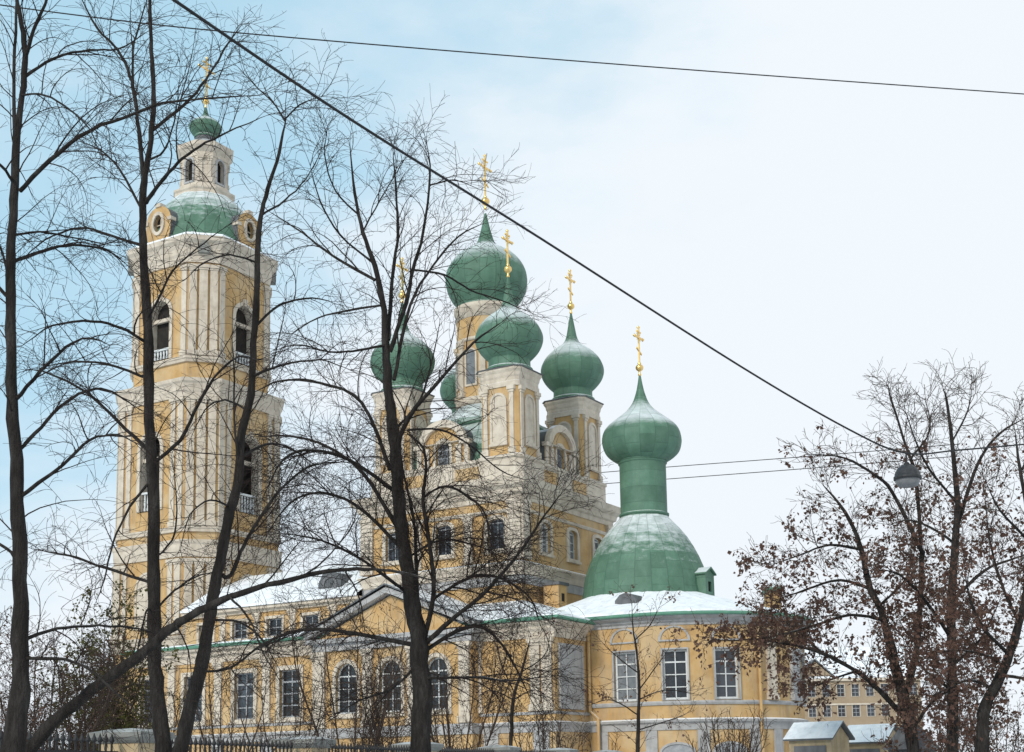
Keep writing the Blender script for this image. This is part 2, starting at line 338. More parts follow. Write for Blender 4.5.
# arched gables in the middle of each side
for fn in(S(0,-4.38),E_(4.38,0),N_(0,4.38),W_(-4.38,0)):
    b=MB(); hw=1.62; zc=18.35; arc=[(hw*.8*math.cos(PI*i/16),zc+.05+1.08*math.sin(PI*i/16)) for i in range(17)]
    shape=[(-hw,16.0),(hw,16.0),(hw,zc)]+arc+[(-hw,zc)]
    hole=outline(0,16.85,.86,1.65,'round')
    b.panel(fn,shape,[hole],0,0,.25)
    n=len(shape); V=[fn(x,d,z) for d in(0,-2.4) for x,z in shape]; b.add(V,[(i,(i+1)%n,n+(i+1)%n,n+i) for i in range(n)],2)
    b.ring(fn,[(hw*.66*math.cos(PI*i/16),zc+.02+.86*math.sin(PI*i/16)) for i in range(17)],[(hw*.88*math.cos(PI*i/16),zc+.05+1.2*math.sin(PI*i/16)) for i in range(17)],-.1,.2,1)
    b.box(fn,-hw-.1,-hw*.662,-.1,.2,zc-.12,zc+.08,1); b.box(fn,hw*.662,hw+.1,-.1,.2,zc-.12,zc+.08,1)
    for s in(-1,1): b.box(fn,s*.98-.17,s*.98+.17,-.05,.1,16.0,zc-.13,1); b.box(fn,s*1.45-.14,s*1.45+.14,-.05,.08,16.0,zc-.13,1)
    g=b.build('arched_gable',[M['ochre'],M['trim'],M['greymetal']],CH)
    window(g,fn,0,16.85,.86,1.65,'round',nx=3,nz=4,surr=.16,glass='glassgrey',sash='sashgrey')
# --- central drum
b=MB(); b.lathe(0,0,[(1.66,19.6),(1.66,26.5)],48,0)
DR=b.build('central_drum',M['ochre'],CH)
b=MB()
b.lathe(0,0,[(1.6,25.9),(1.7,25.93),(1.71,26.35),(1.8,26.45),(1.82,26.68),(1.5,26.8)],48,0); b.build('cornice',M['trim'],DR); b=MB(); b.lathe(0,0,[(1.6,24.6),(1.72,24.62),(1.72,24.8),(1.6,24.82)],48,0)
b.build('string_course',M['trim'],DR); b=MB(); b.lathe(0,0,[(1.6,21.1),(1.76,21.15),(1.76,21.5),(1.6,21.55)],48,0); b.build('string_course',M['trim'],DR)
for k in range(8):
    a=PI/8+k*PI/4; fn=frame(1.66*math.cos(a),1.66*math.sin(a),a+PI/2)
    pilaster(DR,fn,0,21.56,24.6,.34,.09)
    a+=PI/8; fn=frame(1.63*math.cos(a),1.63*math.sin(a),a+PI/2)
    bb=MB(); o=outline(0,22.2,.56,1.9,'round'); bb.plate(fn,o,-.05,.035,0); bb.ring(fn,o,outline(0,22.2,.56,1.9,'round',m=.1),-.05,.08,1); bb.build('window',[M['glassgrey'],M['trim']],DR)
b=MB(); b.lathe(0,0,[(1.67,21.1),(1.85,20.95),(2.3,20.55),(2.9,20.05),(3.05,19.8),(2.9,19.72)],64,0,16); b.build('skirt_roof',M['green'],DR)
MAINP=[(0,27),(3,29),(7,32.5),(12,36),(21,40),(30,41.5),(38,40.3),(45,37.6),(51,34),(55,30.5),(59,26),(62,21),(66,13.8),(70,9.3),(81,5.8),(93,3),(103,1)]
onion(DR,0,0,26.75,MAINP,1/18.5,16); cross(DR,0,0,32.8,2.9,.22)
# --- four corner turrets
TURP=[(0,21.5),(3,20.6),(10,20.3),(12,21.8),(15,25),(20,29.2),(25,31.8),(31,33.3),(37,33),(43,30.8),(48,27.6),(54,21.5),(58.5,15.5),(63,9.8),(70,5.9),(83,3.4),(97,1)]
for tt,ss in((3.45,-3.4),(3.4,3.35),(-3.3,-3.3),(-3.3,3.3)):
    b=MB(); pq=chsq(tt,ss,1.1,1.1,.16)
    b.loft([at_z(pq,15.9),at_z(pq,21.4)])
    T=b.build('corner_turret',M['ochre'],CH)
    b=MB(); cornice(b,pq,[(-.1,15.97),(.22,15.97),(.22,17.05),(.29,17.07),(.29,17.22),(.05,17.3),(-.1,17.32)])
    b.build('pedestal',M['trim'],T)
    b=MB(); cornice(b,pq,[(-.1,20.75),(.06,20.75),(.06,21.0),(.02,21.02),(.02,21.2),(.07,21.3),(.1,21.45),(.19,21.58),(.2,21.68),(-.05,21.78)]); b.build('cornice',M['trim'],T)
    b=MB(); cornice(b,pq,[(-.1,21.70),(.25,21.685),(.26,21.73),(-.05,21.84)]); b.build('drip_ring',M['greymetal'],T)
    for fn in(S(tt,ss-1.1),E_(tt+1.1,ss),N_(tt,ss+1.1),W_(tt-1.1,ss)):
        blind_arch(T,fn,0,18.0,.74,2.35)
        for s in(-1,1): pilaster(T,fn,s*.76,17.33,20.74,.24,.07)
    onion(T,tt,ss,21.85,TURP,1/19.4); cross(T,tt,ss,27.1,2.25,.185)

# --- altar apse (D-shaped plan)
RA=5.6; TA=11.
def dpt(L,off=0):
    r=RA+off
    if L<0: return (TA+L,-r),0.
    if L>PI*RA: return (TA-(L-PI*RA),r),PI
    a=-PI/2+L/RA; return (TA+r*math.cos(a),r*math.sin(a)),L/RA
def dfr(L,off=0): (x,y),a=dpt(L,off); return frame(x,y,a)
def dpath(L0,L1,off,step=.25):
    n=max(2,int((L1-L0)/step)); return [dpt(L0+(L1-L0)*i/n,off)[0] for i in range(n+1)]
def dsweep(b,prof,L0=-6.2,L1=PI*RA+6.2,m=0):
    b.loft([at_z(dpath(L0,L1,o),z) for o,z in prof],m,False,False,False,False)
LW=[-.40,1.95,4.27,9.9,12.2]; WW=1.12; WZ0,WZ1=4.78,7.02
ZCA=8.02
bands=[0,3.9,WZ0,WZ1,ZCA+.3]
cuts=sorted([-6.2,PI*RA+6.2]+[l+s*WW/2 for l in LW for s in(-1,1)])
ls=[]
for a,c in zip(cuts,cuts[1:]):
    n=max(1,round((c-a)/.3)); ls+=[a+(c-a)*i/n for i in range(n)]
ls.append(cuts[-1])
b=MB()
for a,c in zip(ls,ls[1:]):
    mid=(a+c)/2; hole=any(abs(mid-l)<WW/2 for l in LW)
    pa,pc=dpt(a)[0],dpt(c)[0]
    for z0,z1 in zip(bands,bands[1:]):
        if hole and z0==WZ0: continue
        b.add([(*pa,z0),(*pc,z0),(*pc,z1),(*pa,z1)],[(0,1,2,3)])
for l in LW:
    for e in(-1,1):
        p=dpt(l+e*WW/2)[0]; q=dfr(l)(e*WW/2,-.3,0); b.add([(*p,WZ0),(*p,WZ1),(q[0],q[1],WZ1),(q[0],q[1],WZ0)],[(0,1,2,3)])
    for z in(WZ0,WZ1):
        p0,p1=dpt(l-WW/2)[0],dpt(l+WW/2)[0]; q0,q1=dfr(l)(-WW/2,-.3,z),dfr(l)(WW/2,-.3,z); b.add([(*p0,z),(*p1,z),q1,q0],[(0,1,2,3)])
AP=b.build('altar_apse',M['ochre'],CH)
for i,l in enumerate(LW): 
    window(AP,dfr(l,-.02),0,WZ0+.01,WW-.02,WZ1-WZ0-.02,depth=.2,nx=2,nz=4,surr=.07,sill=False,bar=.045,glass='glassgrey' if i==0 else 'glass',trim='grey',fw=.09)
    fn=dfr(l); bb=MB(); o=[(.6*math.cos(PI*k/12),7.45+.55*math.sin(PI*k/12)) for k in range(13)]; oo=[(.72*math.cos(PI*k/12),7.38+.70*math.sin(PI*k/12)) for k in range(13)]
    bb.plate(fn,o,-.06,.02,0); bb.ring(fn,o,oo,-.06,.07,1); bb.build('lunette',[M['ochre'],M['grey']],AP)
b=MB(); dsweep(b,[(-.05,4.55),(.06,4.55),(.09,4.64),(.05,4.72),(-.05,4.74)]); b.build('sill_course',M['grey'],AP)
b=MB(); dsweep(b,[(-.05,3.45),(.05,3.45),(.05,3.72),(.16,3.8),(.18,3.9),(-.05,3.98)]); b.build('plinth_course',M['grey'],AP)
b=MB(); dsweep(b,[(-.05,8.1),(.04,8.1),(.05,8.2),(.16,8.27),(.18,8.36),(.42,8.44),(.45,8.5),(-.2,8.52)]); b.build('cornice',M['grey'],AP)
b=MB(); dsweep(b,[(.3,8.53),(.52,8.5),(.56,8.56),(.5,8.66),(.2,8.72)]); b.build('eave_edge',M['roofedge'],AP)
for l,w_,z0,z1,m in((6.62,.55,4.76,7.9,'trim'),(8.55,.85,4.76,7.15,'grey'),(PI*RA-6.62,.55,4.76,7.9,'trim')): pilaster(AP,dfr(l),0,z0,z1,w_,.12,m=m)
for l in(-1.6,.8,3.1,5.5,6.9,8.55,11,13.3): pilaster(AP,dfr(l),0,0.3,3.44,.55,.07,m='grey',capital=False)
for l in(1.95,4.27,9.9): 
    fn=dfr(l); bb=MB(); o=outline(0,1.2,1.4,1.62,'seg',.35); bb.plate(fn,o,-.06,.02,0); bb.ring(fn,o,outline(0,1.2,1.4,1.62,'seg',.35,m=.1),-.06,.07,1); bb.build('window',[M['sashgrey'],M['grey']],AP)
# roof rising from the eave to the ring under the bell roof
TD=9.1
def ray_d(a,off):
    dx,dy=math.cos(a),math.sin(a); r=RA+off; best=None
    bb_=dx*(TD-TA); cc=(TD-TA)**2-r*r; k=-bb_+math.sqrt(bb_*bb_-cc)
    if TD+k*dx>=TA: return k
    ks=[]
    if abs(dy)>1e-6: ks.append(r/abs(dy))
    if dx<-1e-6: ks.append((4.7-TD)/dx)
    return min(ks)
n=96; rnd=[random.uniform(-1,1) for _ in range(n)]; b=MB(); rows=[]
for f in(-.001,0,.02,.15,.35,.6,.85,1.02):
    q=[]
    for i in range(n):
        a=2*PI*i/n; ro=ray_d(a,.5); ri=2.95; r=ro+(ri-ro)*f+(rnd[i]*.05 if f<.1 else 0); hw=(.012 if i%4==0 else 0)+(-.03 if f<0 else .07+rnd[i]*.03)
        q.append((TD+r*math.cos(a),r*math.sin(a),8.68+1.42*(.82*f+.18*f*f)+hw))
    rows.append(q)
b.loft(rows,0,False,False,False); b.build('roof',M['snowroof'],AP)
b=MB(); fd=dfr(-.75,-1.2)
prof=[(-.55,8.7),(.55,8.7),(.55,9.5),(.3,9.76),(0,9.84),(-.3,9.76),(-.55,9.5)]; b.plate(fd,prof,-1.4,.25,0); b.plate(fd,[(-.4,8.9),(.4,8.9),(.4,9.45),(0,9.65),(-.4,9.45)],.2,.28,0); b.build('dormer',M['greymetal'],AP)
# --- bell-shaped roof, its column, onion and cross
b=MB(); PX=1/20.21
bell=[(62.5,0),(62,6),(60.5,14),(57.5,23),(53.5,33),(48.5,43),(42.5,53),(35.5,62),(29,69),(24.5,74),(23.6,76)]
b.lathe(TD,0,[(3.2,9.98),(3.16,10.05),(3.14,10.3)]+[(r*PX,10.5+h*PX) for r,h in bell],96,0,12,.03)
BR=b.build('bell_roof',M['greensnow'],CH,(TD,0))
b=MB(); b.lathe(TD,0,[(1.165,14.2),(1.165,14.8),(1.165,16.4),(1.165,17.0)],64,0,8); b.lathe(TD,0,[(1.15,14.22),(1.24,14.25),(1.25,14.34),(1.15,14.38)],64); b.lathe(TD,0,[(1.15,16.88),(1.22,16.92),(1.23,17.02),(1.1,17.06)],64); b.build('column',M['green'],BR)
APP=[(0,24),(2,28.5),(6,34),(11,37.7),(18,39.7),(24,40),(31,38.4),(37,34.6),(44,26),(50,18.5),(54,13.8),(62,8),(73,4.2),(83,2.2),(91,1)]
onion(BR,TD,0,17.04,APP,PX); cross(BR,TD,0,21.75,2.3,.18)
b=MB(); fa=frame(TD+3.05*math.cos(R(-4)),3.05*math.sin(R(-4)),R(-4)+PI/2)
b.panel(fa,[(-.45,9.2),(.45,9.2),(.45,11.0),(0,11.24),(-.45,11.0)],[outline(0,10.15,.34,.5)],.45,0,.1); b.box(fa,-.18,.18,.32,.34,10.1,10.7,1)
V=[fa(x,d,z) for d in(-.6,.45) for x,z in((-.45,9.2),(-.45,11.0),(0,11.24),(.45,11.0),(.45,9.2))]; b.add(V,[(i,i+1,i+6,i+5) for i in range(4)],0)
b.plate(fa,[(-.55,10.98),(0,11.27),(.55,10.98),(.53,11.06),(0,11.37),(-.53,11.06)],-.5,.55,0); b.build('dormer',[M['green'],M['dark']],BR)

# --- lower body round the cube
TL0,TL1,SL=-6.2,8.7,8.7; ZL=8.0
stw=[-2.75,2.95,6.1]
b=MB()
lw=lambda xs:[outline(x,4.6,1.3,2.35) for x in xs]
b.panel(S(0,-SL),[(-17.2,0),(TL1,0),(TL1,ZL+.3),(-17.2,ZL+.3)],lw([-16,-12.85,-9.35,-6.35,-2.75,2.95]),0,0,.26)
b.panel(E_(TL1,0),[(-SL,0),(-RA+.02,0),(-RA+.02,ZL+.3),(-SL,ZL+.3)],[],0,0)
b.panel(E_(TL1,0),[(RA-.02,0),(SL,0),(SL,ZL+.3),(RA-.02,ZL+.3)],[],0,0)
b.panel(N_(0,SL),[(-TL1,0),(17.2,0),(17.2,ZL+.3),(-TL1,ZL+.3)],[],0,0); b.panel(W_(-17.2,0),[(-SL,0),(SL,0),(SL,ZL+.3),(-SL,ZL+.3)],[],0,0)
LB=b.build('lower_block',M['ochre'],CH)
for x in[-16,-12.85,-9.35,-6.35,-2.75,2.95]: window(LB,S(0,-SL),x,4.6,1.3,2.35,nx=2,nz=4,surr=.22,bar=.06,sash='sashgrey' if x<-3 else 'sash')
lr=[(-17.2,-SL),(TL1,-SL),(TL1,SL),(-17.2,SL)]
b=MB(); cornice(b,lr,[(-.1,7.6),(.05,7.6),(.06,7.85),(.18,7.98),(.2,8.1),(.42,8.22),(.45,8.32),(-.2,8.36)],0,True,False); b.build('cornice',M['trim'],LB)
b=MB(); cornice(b,lr,[(-.1,3.45),(.05,3.45),(.05,3.7),(.16,3.78),(.18,3.88),(-.1,3.95)]); b.build('plinth_course',M['grey'],LB)
b=MB(); cornice(b,lr,[(-.1,4.22),(.06,4.22),(.08,4.34),(-.1,4.36)]); b.build('sill_course',M['grey'],LB)
for x in(-14.4,-11.1,-7.85,-4.6,4.7,7.75,8.35): pilaster(LB,S(0,-SL),x,4.37,7.58,.5,.11)
bb=MB(); fn=E_(TL1,0); bb.plate(fn,outline(-7.25,4.6,1.9,2.6),-.05,.05); bb.ring(fn,outline(-7.25,4.6,1.9,2.6),outline(-7.25,4.6,1.9,2.6,m=.15),-.05,.1); bb.build('blind_panel',M['grey'],LB)
for x in(-14.4,-11.1,-7.85,5.4,8.0): pilaster(LB,S(0,-SL),x,.2,3.44,.8,.08,m='grey',capital=False)
# snow-covered hip roof
b=MB()
b.loft([at_z(offs(rect(TL0,TL1,-SL,SL),.52),8.4),at_z(offs(rect(TL0,TL1,-SL,SL),.48),8.55),at_z(rect(-4.7,4.7,-4.7,4.7),9.95)],0,False,False)
b.loft([at_z([(-17.2,-SL-.5),(-6.7,-SL-.5)],8.395),at_z([(-17.2,-SL-.47),(-6.7,-SL-.47)],8.54),at_z([(-17.2,-4.9),(-4.9,-4.9)],9.15)],0,False,False,False,False)
b.loft([at_z([(-17.2,SL+.5),(-6.7,SL+.5)],8.375),at_z([(-17.2,4.9),(-4.9,4.9)],9.15)],0,False,False,False,False)
b.build('roof',M['snowroof'],LB)
b=MB(); cornice(b,lr,[(.3,8.37),(.54,8.33),(.57,8.4),(.5,8.5),(.3,8.52)],0,False,False); b.build('eave_edge',M['roofedge'],LB)
# --- upper storey of the refectory, towards the tower
b=MB(); rw=[-15.6,-13.1,-10.6,-8.1]
b.panel(S(0,-5),[(-17.2,8.2),(-4.7,8.2),(-4.7,10.8),(-17.2,10.8)],[outline(x,9.2,1.05,.95) for x in rw],0,0,.2)
b.panel(N_(0,5),[(4.7,8.2),(17.2,8.2),(17.2,10.8),(4.7,10.8)],[],0,0)
RF=b.build('refectory_storey',M['ochre'],CH)
for x in rw: window(RF,S(0,-5),x,9.2,1.05,.95,nx=2,nz=2,surr=.15,sash='sashgrey',depth=.18)
for x in(-14.35,-11.85,-9.35,-6.6): pilaster(RF,S(0,-5),x,8.9,10.55,.4,.08)
b=MB()
for s in(-1,1):
    fn=S(0,-5) if s<0 else N_(0,5); x0,x1=(-17.2,-4.75) if s<0 else (4.75,17.2)
    b=MB(); b.box(fn,x0,x1,-.1,.12,10.55,10.72); b.box(fn,x0,x1,-.1,.35,10.72,10.88); b.build('cornice',M['trim'],RF)
pass
b=MB()
for s in(-1,1): b.loft([at_z([(-17.2,s*5.45),(-4.75,s*5.45)],10.88),at_z([(-17.2,s*5.42),(-4.75,s*5.42)],11.0),at_z([(-17.2,s*3.2),(-4.75,s*3.2)],12.3),at_z([(-17.2,0),(-4.75,0)],13.6)],0,False,False,False,False)
b.build('roof',M['snowroof'],RF)
b=MB(); fd=frame(-7.3,-4.2,0); prof=[(-.75,10.9),(.75,10.9),(.75,11.9),(.5,12.35),(0,12.55),(-.5,12.35),(-.75,11.9)]; b.plate(fd,prof,-2.2,.25,0); b.ring(fd,oval(0,11.75,.36,.36),oval(0,11.75,.5,.5),.2,.3,1); b.build('dormer',[M['greymetal'],M['wood']],RF)
# --- portico with pediment on the middle of the south side
b=MB(); PC=.3; PW=4.5; fn=S(PC,-9.35)
b.panel(fn,[(-PW,0),(PW,0),(PW,7.9),(-PW,7.9)],[outline(x,4.6,1.25,2.4,'round') for x in(-2.6,0,2.6)],0,0,.3)
for s,q in((-1,W_(PC-PW,0)),(1,E_(PC+PW,0))): b.panel(q,[(-9.35*1,0),(-8.6,0),(-8.6,7.9),(-9.35,7.9)] if s>0 else [(8.6,0),(9.35,0),(9.35,7.9),(8.6,7.9)],[],0,0)
b.plate(fn,[(-PW,8.2),(PW,8.2),(0,10.05)],-.5,0,0)
PO=b.build('portico',M['ochre'],CH)
for x in(-2.6,0,2.6): window(PO,fn,x,4.6,1.25,2.4,'round',nx=2,nz=4,surr=.2,sash='sash')
for x in(-4.15,-1.3,1.3,4.15): pilaster(PO,fn,x,3.96,7.6,.55,.14)
b=MB(); b.box(fn,-PW-.35,PW+.35,-.7,.38,7.98,8.2); b.box(fn,-PW-.1,PW+.1,-.7,.16,7.62,7.977)
for s in(-1,1):
    V=[fn(x,d,z) for d in(-.7,.38) for x,z in((s*(PW+.45),8.22),(0,10.15),(0,10.42),(s*(PW+.45),8.48))]; b.add(V,[(4,5,6,7),(0,1,5,4),(2,3,7,6),(0,4,7,3)])
b.build('pediment',M['grey'],PO)
b=MB()
for s in(-1,1):
    V=[fn(s*(PW+.6),.5,8.42),fn(0,.5,10.5),fn(0,-4.2,10.5),fn(s*(PW+.6),-4.2,8.42),fn(s*(PW+.6),.5,8.5),fn(0,.5,10.58),fn(0,-4.2,10.58),fn(s*(PW+.6),-4.2,8.5)]; b.add(V,[(0,1,5,4),(4,5,6,7),(0,4,7,3)])
b.build('roof',M['greymetal'],PO)
b=MB(); b.box(fn,-PW-.05,PW+.05,-.5,.1,3.45,3.93); b.build('plinth_course',M['grey'],PO)

# --- bell tower
TT=-21.2
def tower_faces(a,c):
    return [(S(TT,-a),a-c),(E_(TT+a,0),a-c),(N_(TT,a),a-c),(W_(TT-a,0),a-c)],[frame(TT+sx*(a-c/2),sy*(a-c/2),an) for sx,sy,an in((1,-1,PI/4),(1,1,3*PI/4),(-1,1,-3*PI/4),(-1,-1,-PI/4))]
def tier(b,a,c,z0,z1,hole=None):
    fs,ch=tower_faces(a,c)
    for fn,h in fs: b.panel(fn,[(-h,z0),(h,z0),(h,z1),(-h,z1)],[hole] if hole else [],0,0,.55,1)
    cl=c/math.sqrt(2)
    for fn in ch: b.panel(fn,[(-cl,z0),(cl,z0),(cl,z1),(-cl,z1)],[],0,0)
    return fs,ch
b=MB()
A1,C1=4.12,1.4; A2,C2=4.05,1.38; A3,C3=3.5,1.27
h2=outline(0,17.4,1.65,4.6,'round'); h3=outline(0,26.75,1.6,3.7,'round')
f1,c1=tier(b,A1,C1,0,15.5); f2,c2=tier(b,A2,C2,15.5,25.2,h2); f3,c3=tier(b,A3,C3,25.2,34.0,h3)
b.loft([at_z(chsq(TT,0,A1,A1,C1),15.4),at_z(chsq(TT,0,A2-.05,A2-.05,C2),15.45)],0,False,False)
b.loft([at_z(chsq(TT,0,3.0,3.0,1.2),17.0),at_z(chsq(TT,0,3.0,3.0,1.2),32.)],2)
TW=b.build('bell_tower',[M['ochre'],M['trim'],M['dark']],CH)
for fs,ho,z0,w_,h_,bz in((f2,h2,17.4,1.65,4.6,18.6),(f3,h3,26.75,1.6,3.7,27.5)):
    for fn,_ in fs:
        bb=MB(); bb.ring(fn,outline(0,z0,w_,h_,'round'),outline(0,z0,w_,h_,'round',m=.24,mb=0),-.05,.1,0)
        bb.box(fn,-.14,.14,-.05,.2,z0+h_-.02,z0+h_+.42,0)
        for k in range(6): x=-.62+k*.25; bb.lathe(*fn(x,-.2,0)[:2],[(.05,z0),(.09,z0+.15),(.05,z0+.35),(.08,z0+.5),(.05,bz-z0+z0-.12)],8,1)
        bb.box(fn,-w_/2+.002,w_/2-.002,-.3,-.08,bz-.12,bz,1); bb.box(fn,-w_/2+.002,w_/2-.002,-.36,-.16,z0+h_*.66,z0+h_*.66+.22,0)
        bb.build('belfry_opening',[M['trim'],M['sash']],TW)
# pilasters in clusters on the cut corners and at the face ends
for fs,ch,a,c,z0,z1,w_ in((f2,c2,A2,C2,16.25,23.95,.44),(f3,c3,A3,C3,26.7,32.35,.40),(f1,c1,A1,C1,9.9,14.3,.46)):
    for fn in ch:
        for x in(-.62,0,.62): pilaster(TW,fn,x,z0,z1,.5 if x==0 else .46,.16 if x==0 else .12)
    for fn,h in fs:
        for x in(-h+.26,h-.26): pilaster(TW,fn,x,z0,z1,w_,.1)
        if a>4: 
            for x in(-h+.86,h-.86): pilaster(TW,fn,x,z0,z1,w_*.8,.08)
p1,p2,p3=[chsq(TT,0,a,a,c) for a,c in((A1,C1),(A2,C2),(A3,C3))]
def cor(p,z,h,d,name='cornice'):
    b=MB(); cornice(b,p,[(-.2,z),(.1,z),(.12,z+h*.25),(.2*d+.1,z+h*.35),(.25*d+.1,z+h*.55),(.7*d,z+h*.72),(d,z+h*.82),(d+.03,z+h),(-.5,z+h+.12)]); return b.build(name,M['trim'],TW)
cor(p3,32.5,1.55,.55); cor(p2,23.95,1.1,.34); cor(p1,14.4,1.0,.2); cor(p1,9.0,.8,.28)
b=MB(); cornice(b,p3,[(-.2,26.3),(.14,26.3),(.18,26.45),(.24,26.48),(.24,26.62),(-.2,26.7)]); b.build('pedestal',M['trim'],TW)
b=MB(); cornice(b,p2,[(-.2,15.9),(.14,15.9),(.14,16.05),(.2,16.1),(.2,16.2),(-.2,16.26)]); b.build('pedestal',M['trim'],TW)
for fn in c3:
    bb=MB(); bb.plate(fn,[(-.36,33.0),(.36,33.0),(.3,33.42),(.08,33.75),(0,34.2),(-.08,33.75),(-.3,33.42)],.2,.5); bb.build('finial_panel',M['stone'],TW)
for fn,h in f1: blind_arch(TW,fn,0,10.6,1.6,3.0)
# curved dome of the tower
b=MB(); b.loft([at_z(offs(p3,d),z) for d,z in((.5,34.1),(.42,34.24),(-.1,34.42),(-.6,34.75))]); SNL=b.build('snow_ledge',M['snowroof'],TW)
b=MB(); b.lathe(TT,0,[(3.85,34.15),(3.8,34.5),(3.62,35.1),(3.3,35.9),(2.92,36.7),(2.48,37.35),(2.0,37.9),(1.65,38.2),(1.5,38.35)],64,0,16,.025)
TDm=b.build('tower_dome',M['greensnow'],CH,(TT,0))
for fn in(S(TT,-3.82),E_(TT+3.82,0),N_(TT,3.82),W_(TT-3.82,0)):
    bb=MB(); o=[(-.85,34.2),(.85,34.2),(1.02,34.75),(1.05,35.5)]+[(1.0*math.cos(PI*k/10),35.55+.85*math.sin(PI*k/10)) for k in range(1,10)]+[(-1.05,35.5),(-1.02,34.75)]
    hole=oval(0,35.3,.36,.55)[::-1]
    bb.panel(fn,o,[hole],.05,0,.3); n=len(o); V=[fn(x,d,z) for d in(.05,-1.5) for x,z in o]; bb.add(V,[(i,(i+1)%n,n+(i+1)%n,n+i) for i in range(n)],3)
    bb.ring(fn,oval(0,35.3,.36,.55),oval(0,35.3,.54,.76),-.05,.14,1); bb.plate(fn,oval(0,35.3,.37,.56),-.35,-.22,2); bb.box(fn,-.03,.03,-.219,-.15,34.75,35.85,1); bb.box(fn,-.36,.36,-.218,-.155,35.27,35.33,1)
    bb.box(fn,-1.14,-.8,-.3,.14,35.35,35.55,1); bb.box(fn,.8,1.14,-.3,.14,35.35,35.55,1); bb.box(fn,-.22,.22,-.3,.14,36.36,36.58,1)
    bb.build('lucarne',[M['ochre'],M['trim'],M['dark'],M['greymetal']],TDm)
# lantern
og=lambda r:chsq(TT,0,r,r,r*.5)
b=MB()
for fn_,hh in((S(TT,-1.32),.66),(E_(TT+1.32,0),.66),(N_(TT,1.32),.66),(W_(TT-1.32,0),.66)): b.panel(fn_,[(-hh,38.3),(hh,38.3),(hh,41.0),(-hh,41.0)],[outline(0,39.0,.6,1.5,'round')],0,0,.25)
for sx,sy,an in((1,-1,PI/4),(1,1,3*PI/4),(-1,1,-3*PI/4),(-1,-1,-PI/4)): b.panel(frame(TT+sx*.99,sy*.99,an),[(-.467,38.3),(.467,38.3),(.467,41.),(-.467,41.)],[],0,0)
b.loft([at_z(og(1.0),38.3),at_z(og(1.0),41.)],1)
LN=b.build('lantern',[M['trim'],M['dark']],CH)
b=MB(); cornice(b,og(1.32),[(-.2,37.7),(.46,37.7),(.42,38.2),(.5,38.3),(.5,38.42),(.2,38.55),(.12,38.8),(-.1,38.85)]); b.build('pedestal',M['trim'],LN)
b=MB(); cornice(b,og(1.32),[(-.1,40.6),(.05,40.6),(.06,40.85),(.2,41.0),(.36,41.2),(.38,41.45),(-.1,41.55)]); b.build('cornice',M['trim'],LN)
for fn in[S(TT,-1.32),E_(TT+1.32,0),N_(TT,1.32),W_(TT-1.32,0)]:
    bb=MB(); bb.ring(fn,outline(0,39.0,.6,1.5,'round'),outline(0,39.0,.6,1.5,'round',m=.12),-.04,.08); bb.build('arch_surround',M['grey'],LN)
for sx,sy,an in((1,-1,PI/4),(1,1,3*PI/4),(-1,1,-3*PI/4),(-1,-1,-PI/4)): 
    for x in(-.28,.28): pilaster(LN,frame(TT+sx*.99,sy*.99,an),x,38.86,40.6,.2,.08)
b=MB(); b.lathe(TT,0,[(1.6,41.5),(1.25,41.75),(.85,42.0),(.68,42.2),(.64,42.42)],40,0,8); b.build('lantern_roof',M['greymetal'],LN)
TWP=[(0,10.2),(2,10.5),(5,14),(9,16.3),(12,16.8),(16,15.3),(20,10),(23,5),(27,3),(31,2),(36,.7)]
onion(LN,TT,0,42.4,TWP,1/16.47,8); cross(LN,TT,0,44.75,3.2,.2)

# --- odds and ends of the church
b=MB(); q=E_(5.95,-2.85); b.box(q,-.42,.42,-.85,0,9.2,10.75,0); b.box(q,-.5,.5,-.93,.08,10.753,10.9,1); b.box(q,-.14,.14,-.1,.01,9.95,10.35,2); b.build('chimney',[M['ochre'],M['greymetal'],M['dark']],CH)
def pipe(pts): b=MB(); b.tube(pts,.075,8); b.tube([pts[0],(pts[0][0],pts[0][1],pts[0][2]+.3)],[.08,.17],8); return b.build('downpipe',M['ochre'],CH)
(x,y),a=dpt(5.85,.12); pipe([(x,y,8.2),(x,y,4.3),(x,y,0.2)])
pipe([(8.85,-5.75,8.1),(8.85,-5.75,4.4),(9.3,-5.85,4.05),(9.3,-5.85,.2)])

settle(BR); settle(TDm)

# ------------------------------------------------------------------ ground
def sheet(name,x0,x1,y0,y1,z,m,lab=None):
    b=MB(); b.add([(x0,y0,z),(x1,y0,z),(x1,y1,z),(x0,y1,z)],[(0,1,2,3)]); o=b.build(name,M[m]); o['kind']='structure'; return o
sheet('ground',-3000,3000,-3000,3000,0,'ground'); 
sheet('road',-60,60,-9,1.2,.004,'asphalt'); 
b=MB(); b.box(frame(0,0,0),-60,60,-1.5,-1.2,0,.13); b.build('kerb',M['kerb'])['kind']='structure'
b=MB(); b.box(frame(0,0,0),-60,60,-4.4,-1.503,0,.12); b.build('pavement',M['ground'])['kind']='structure'

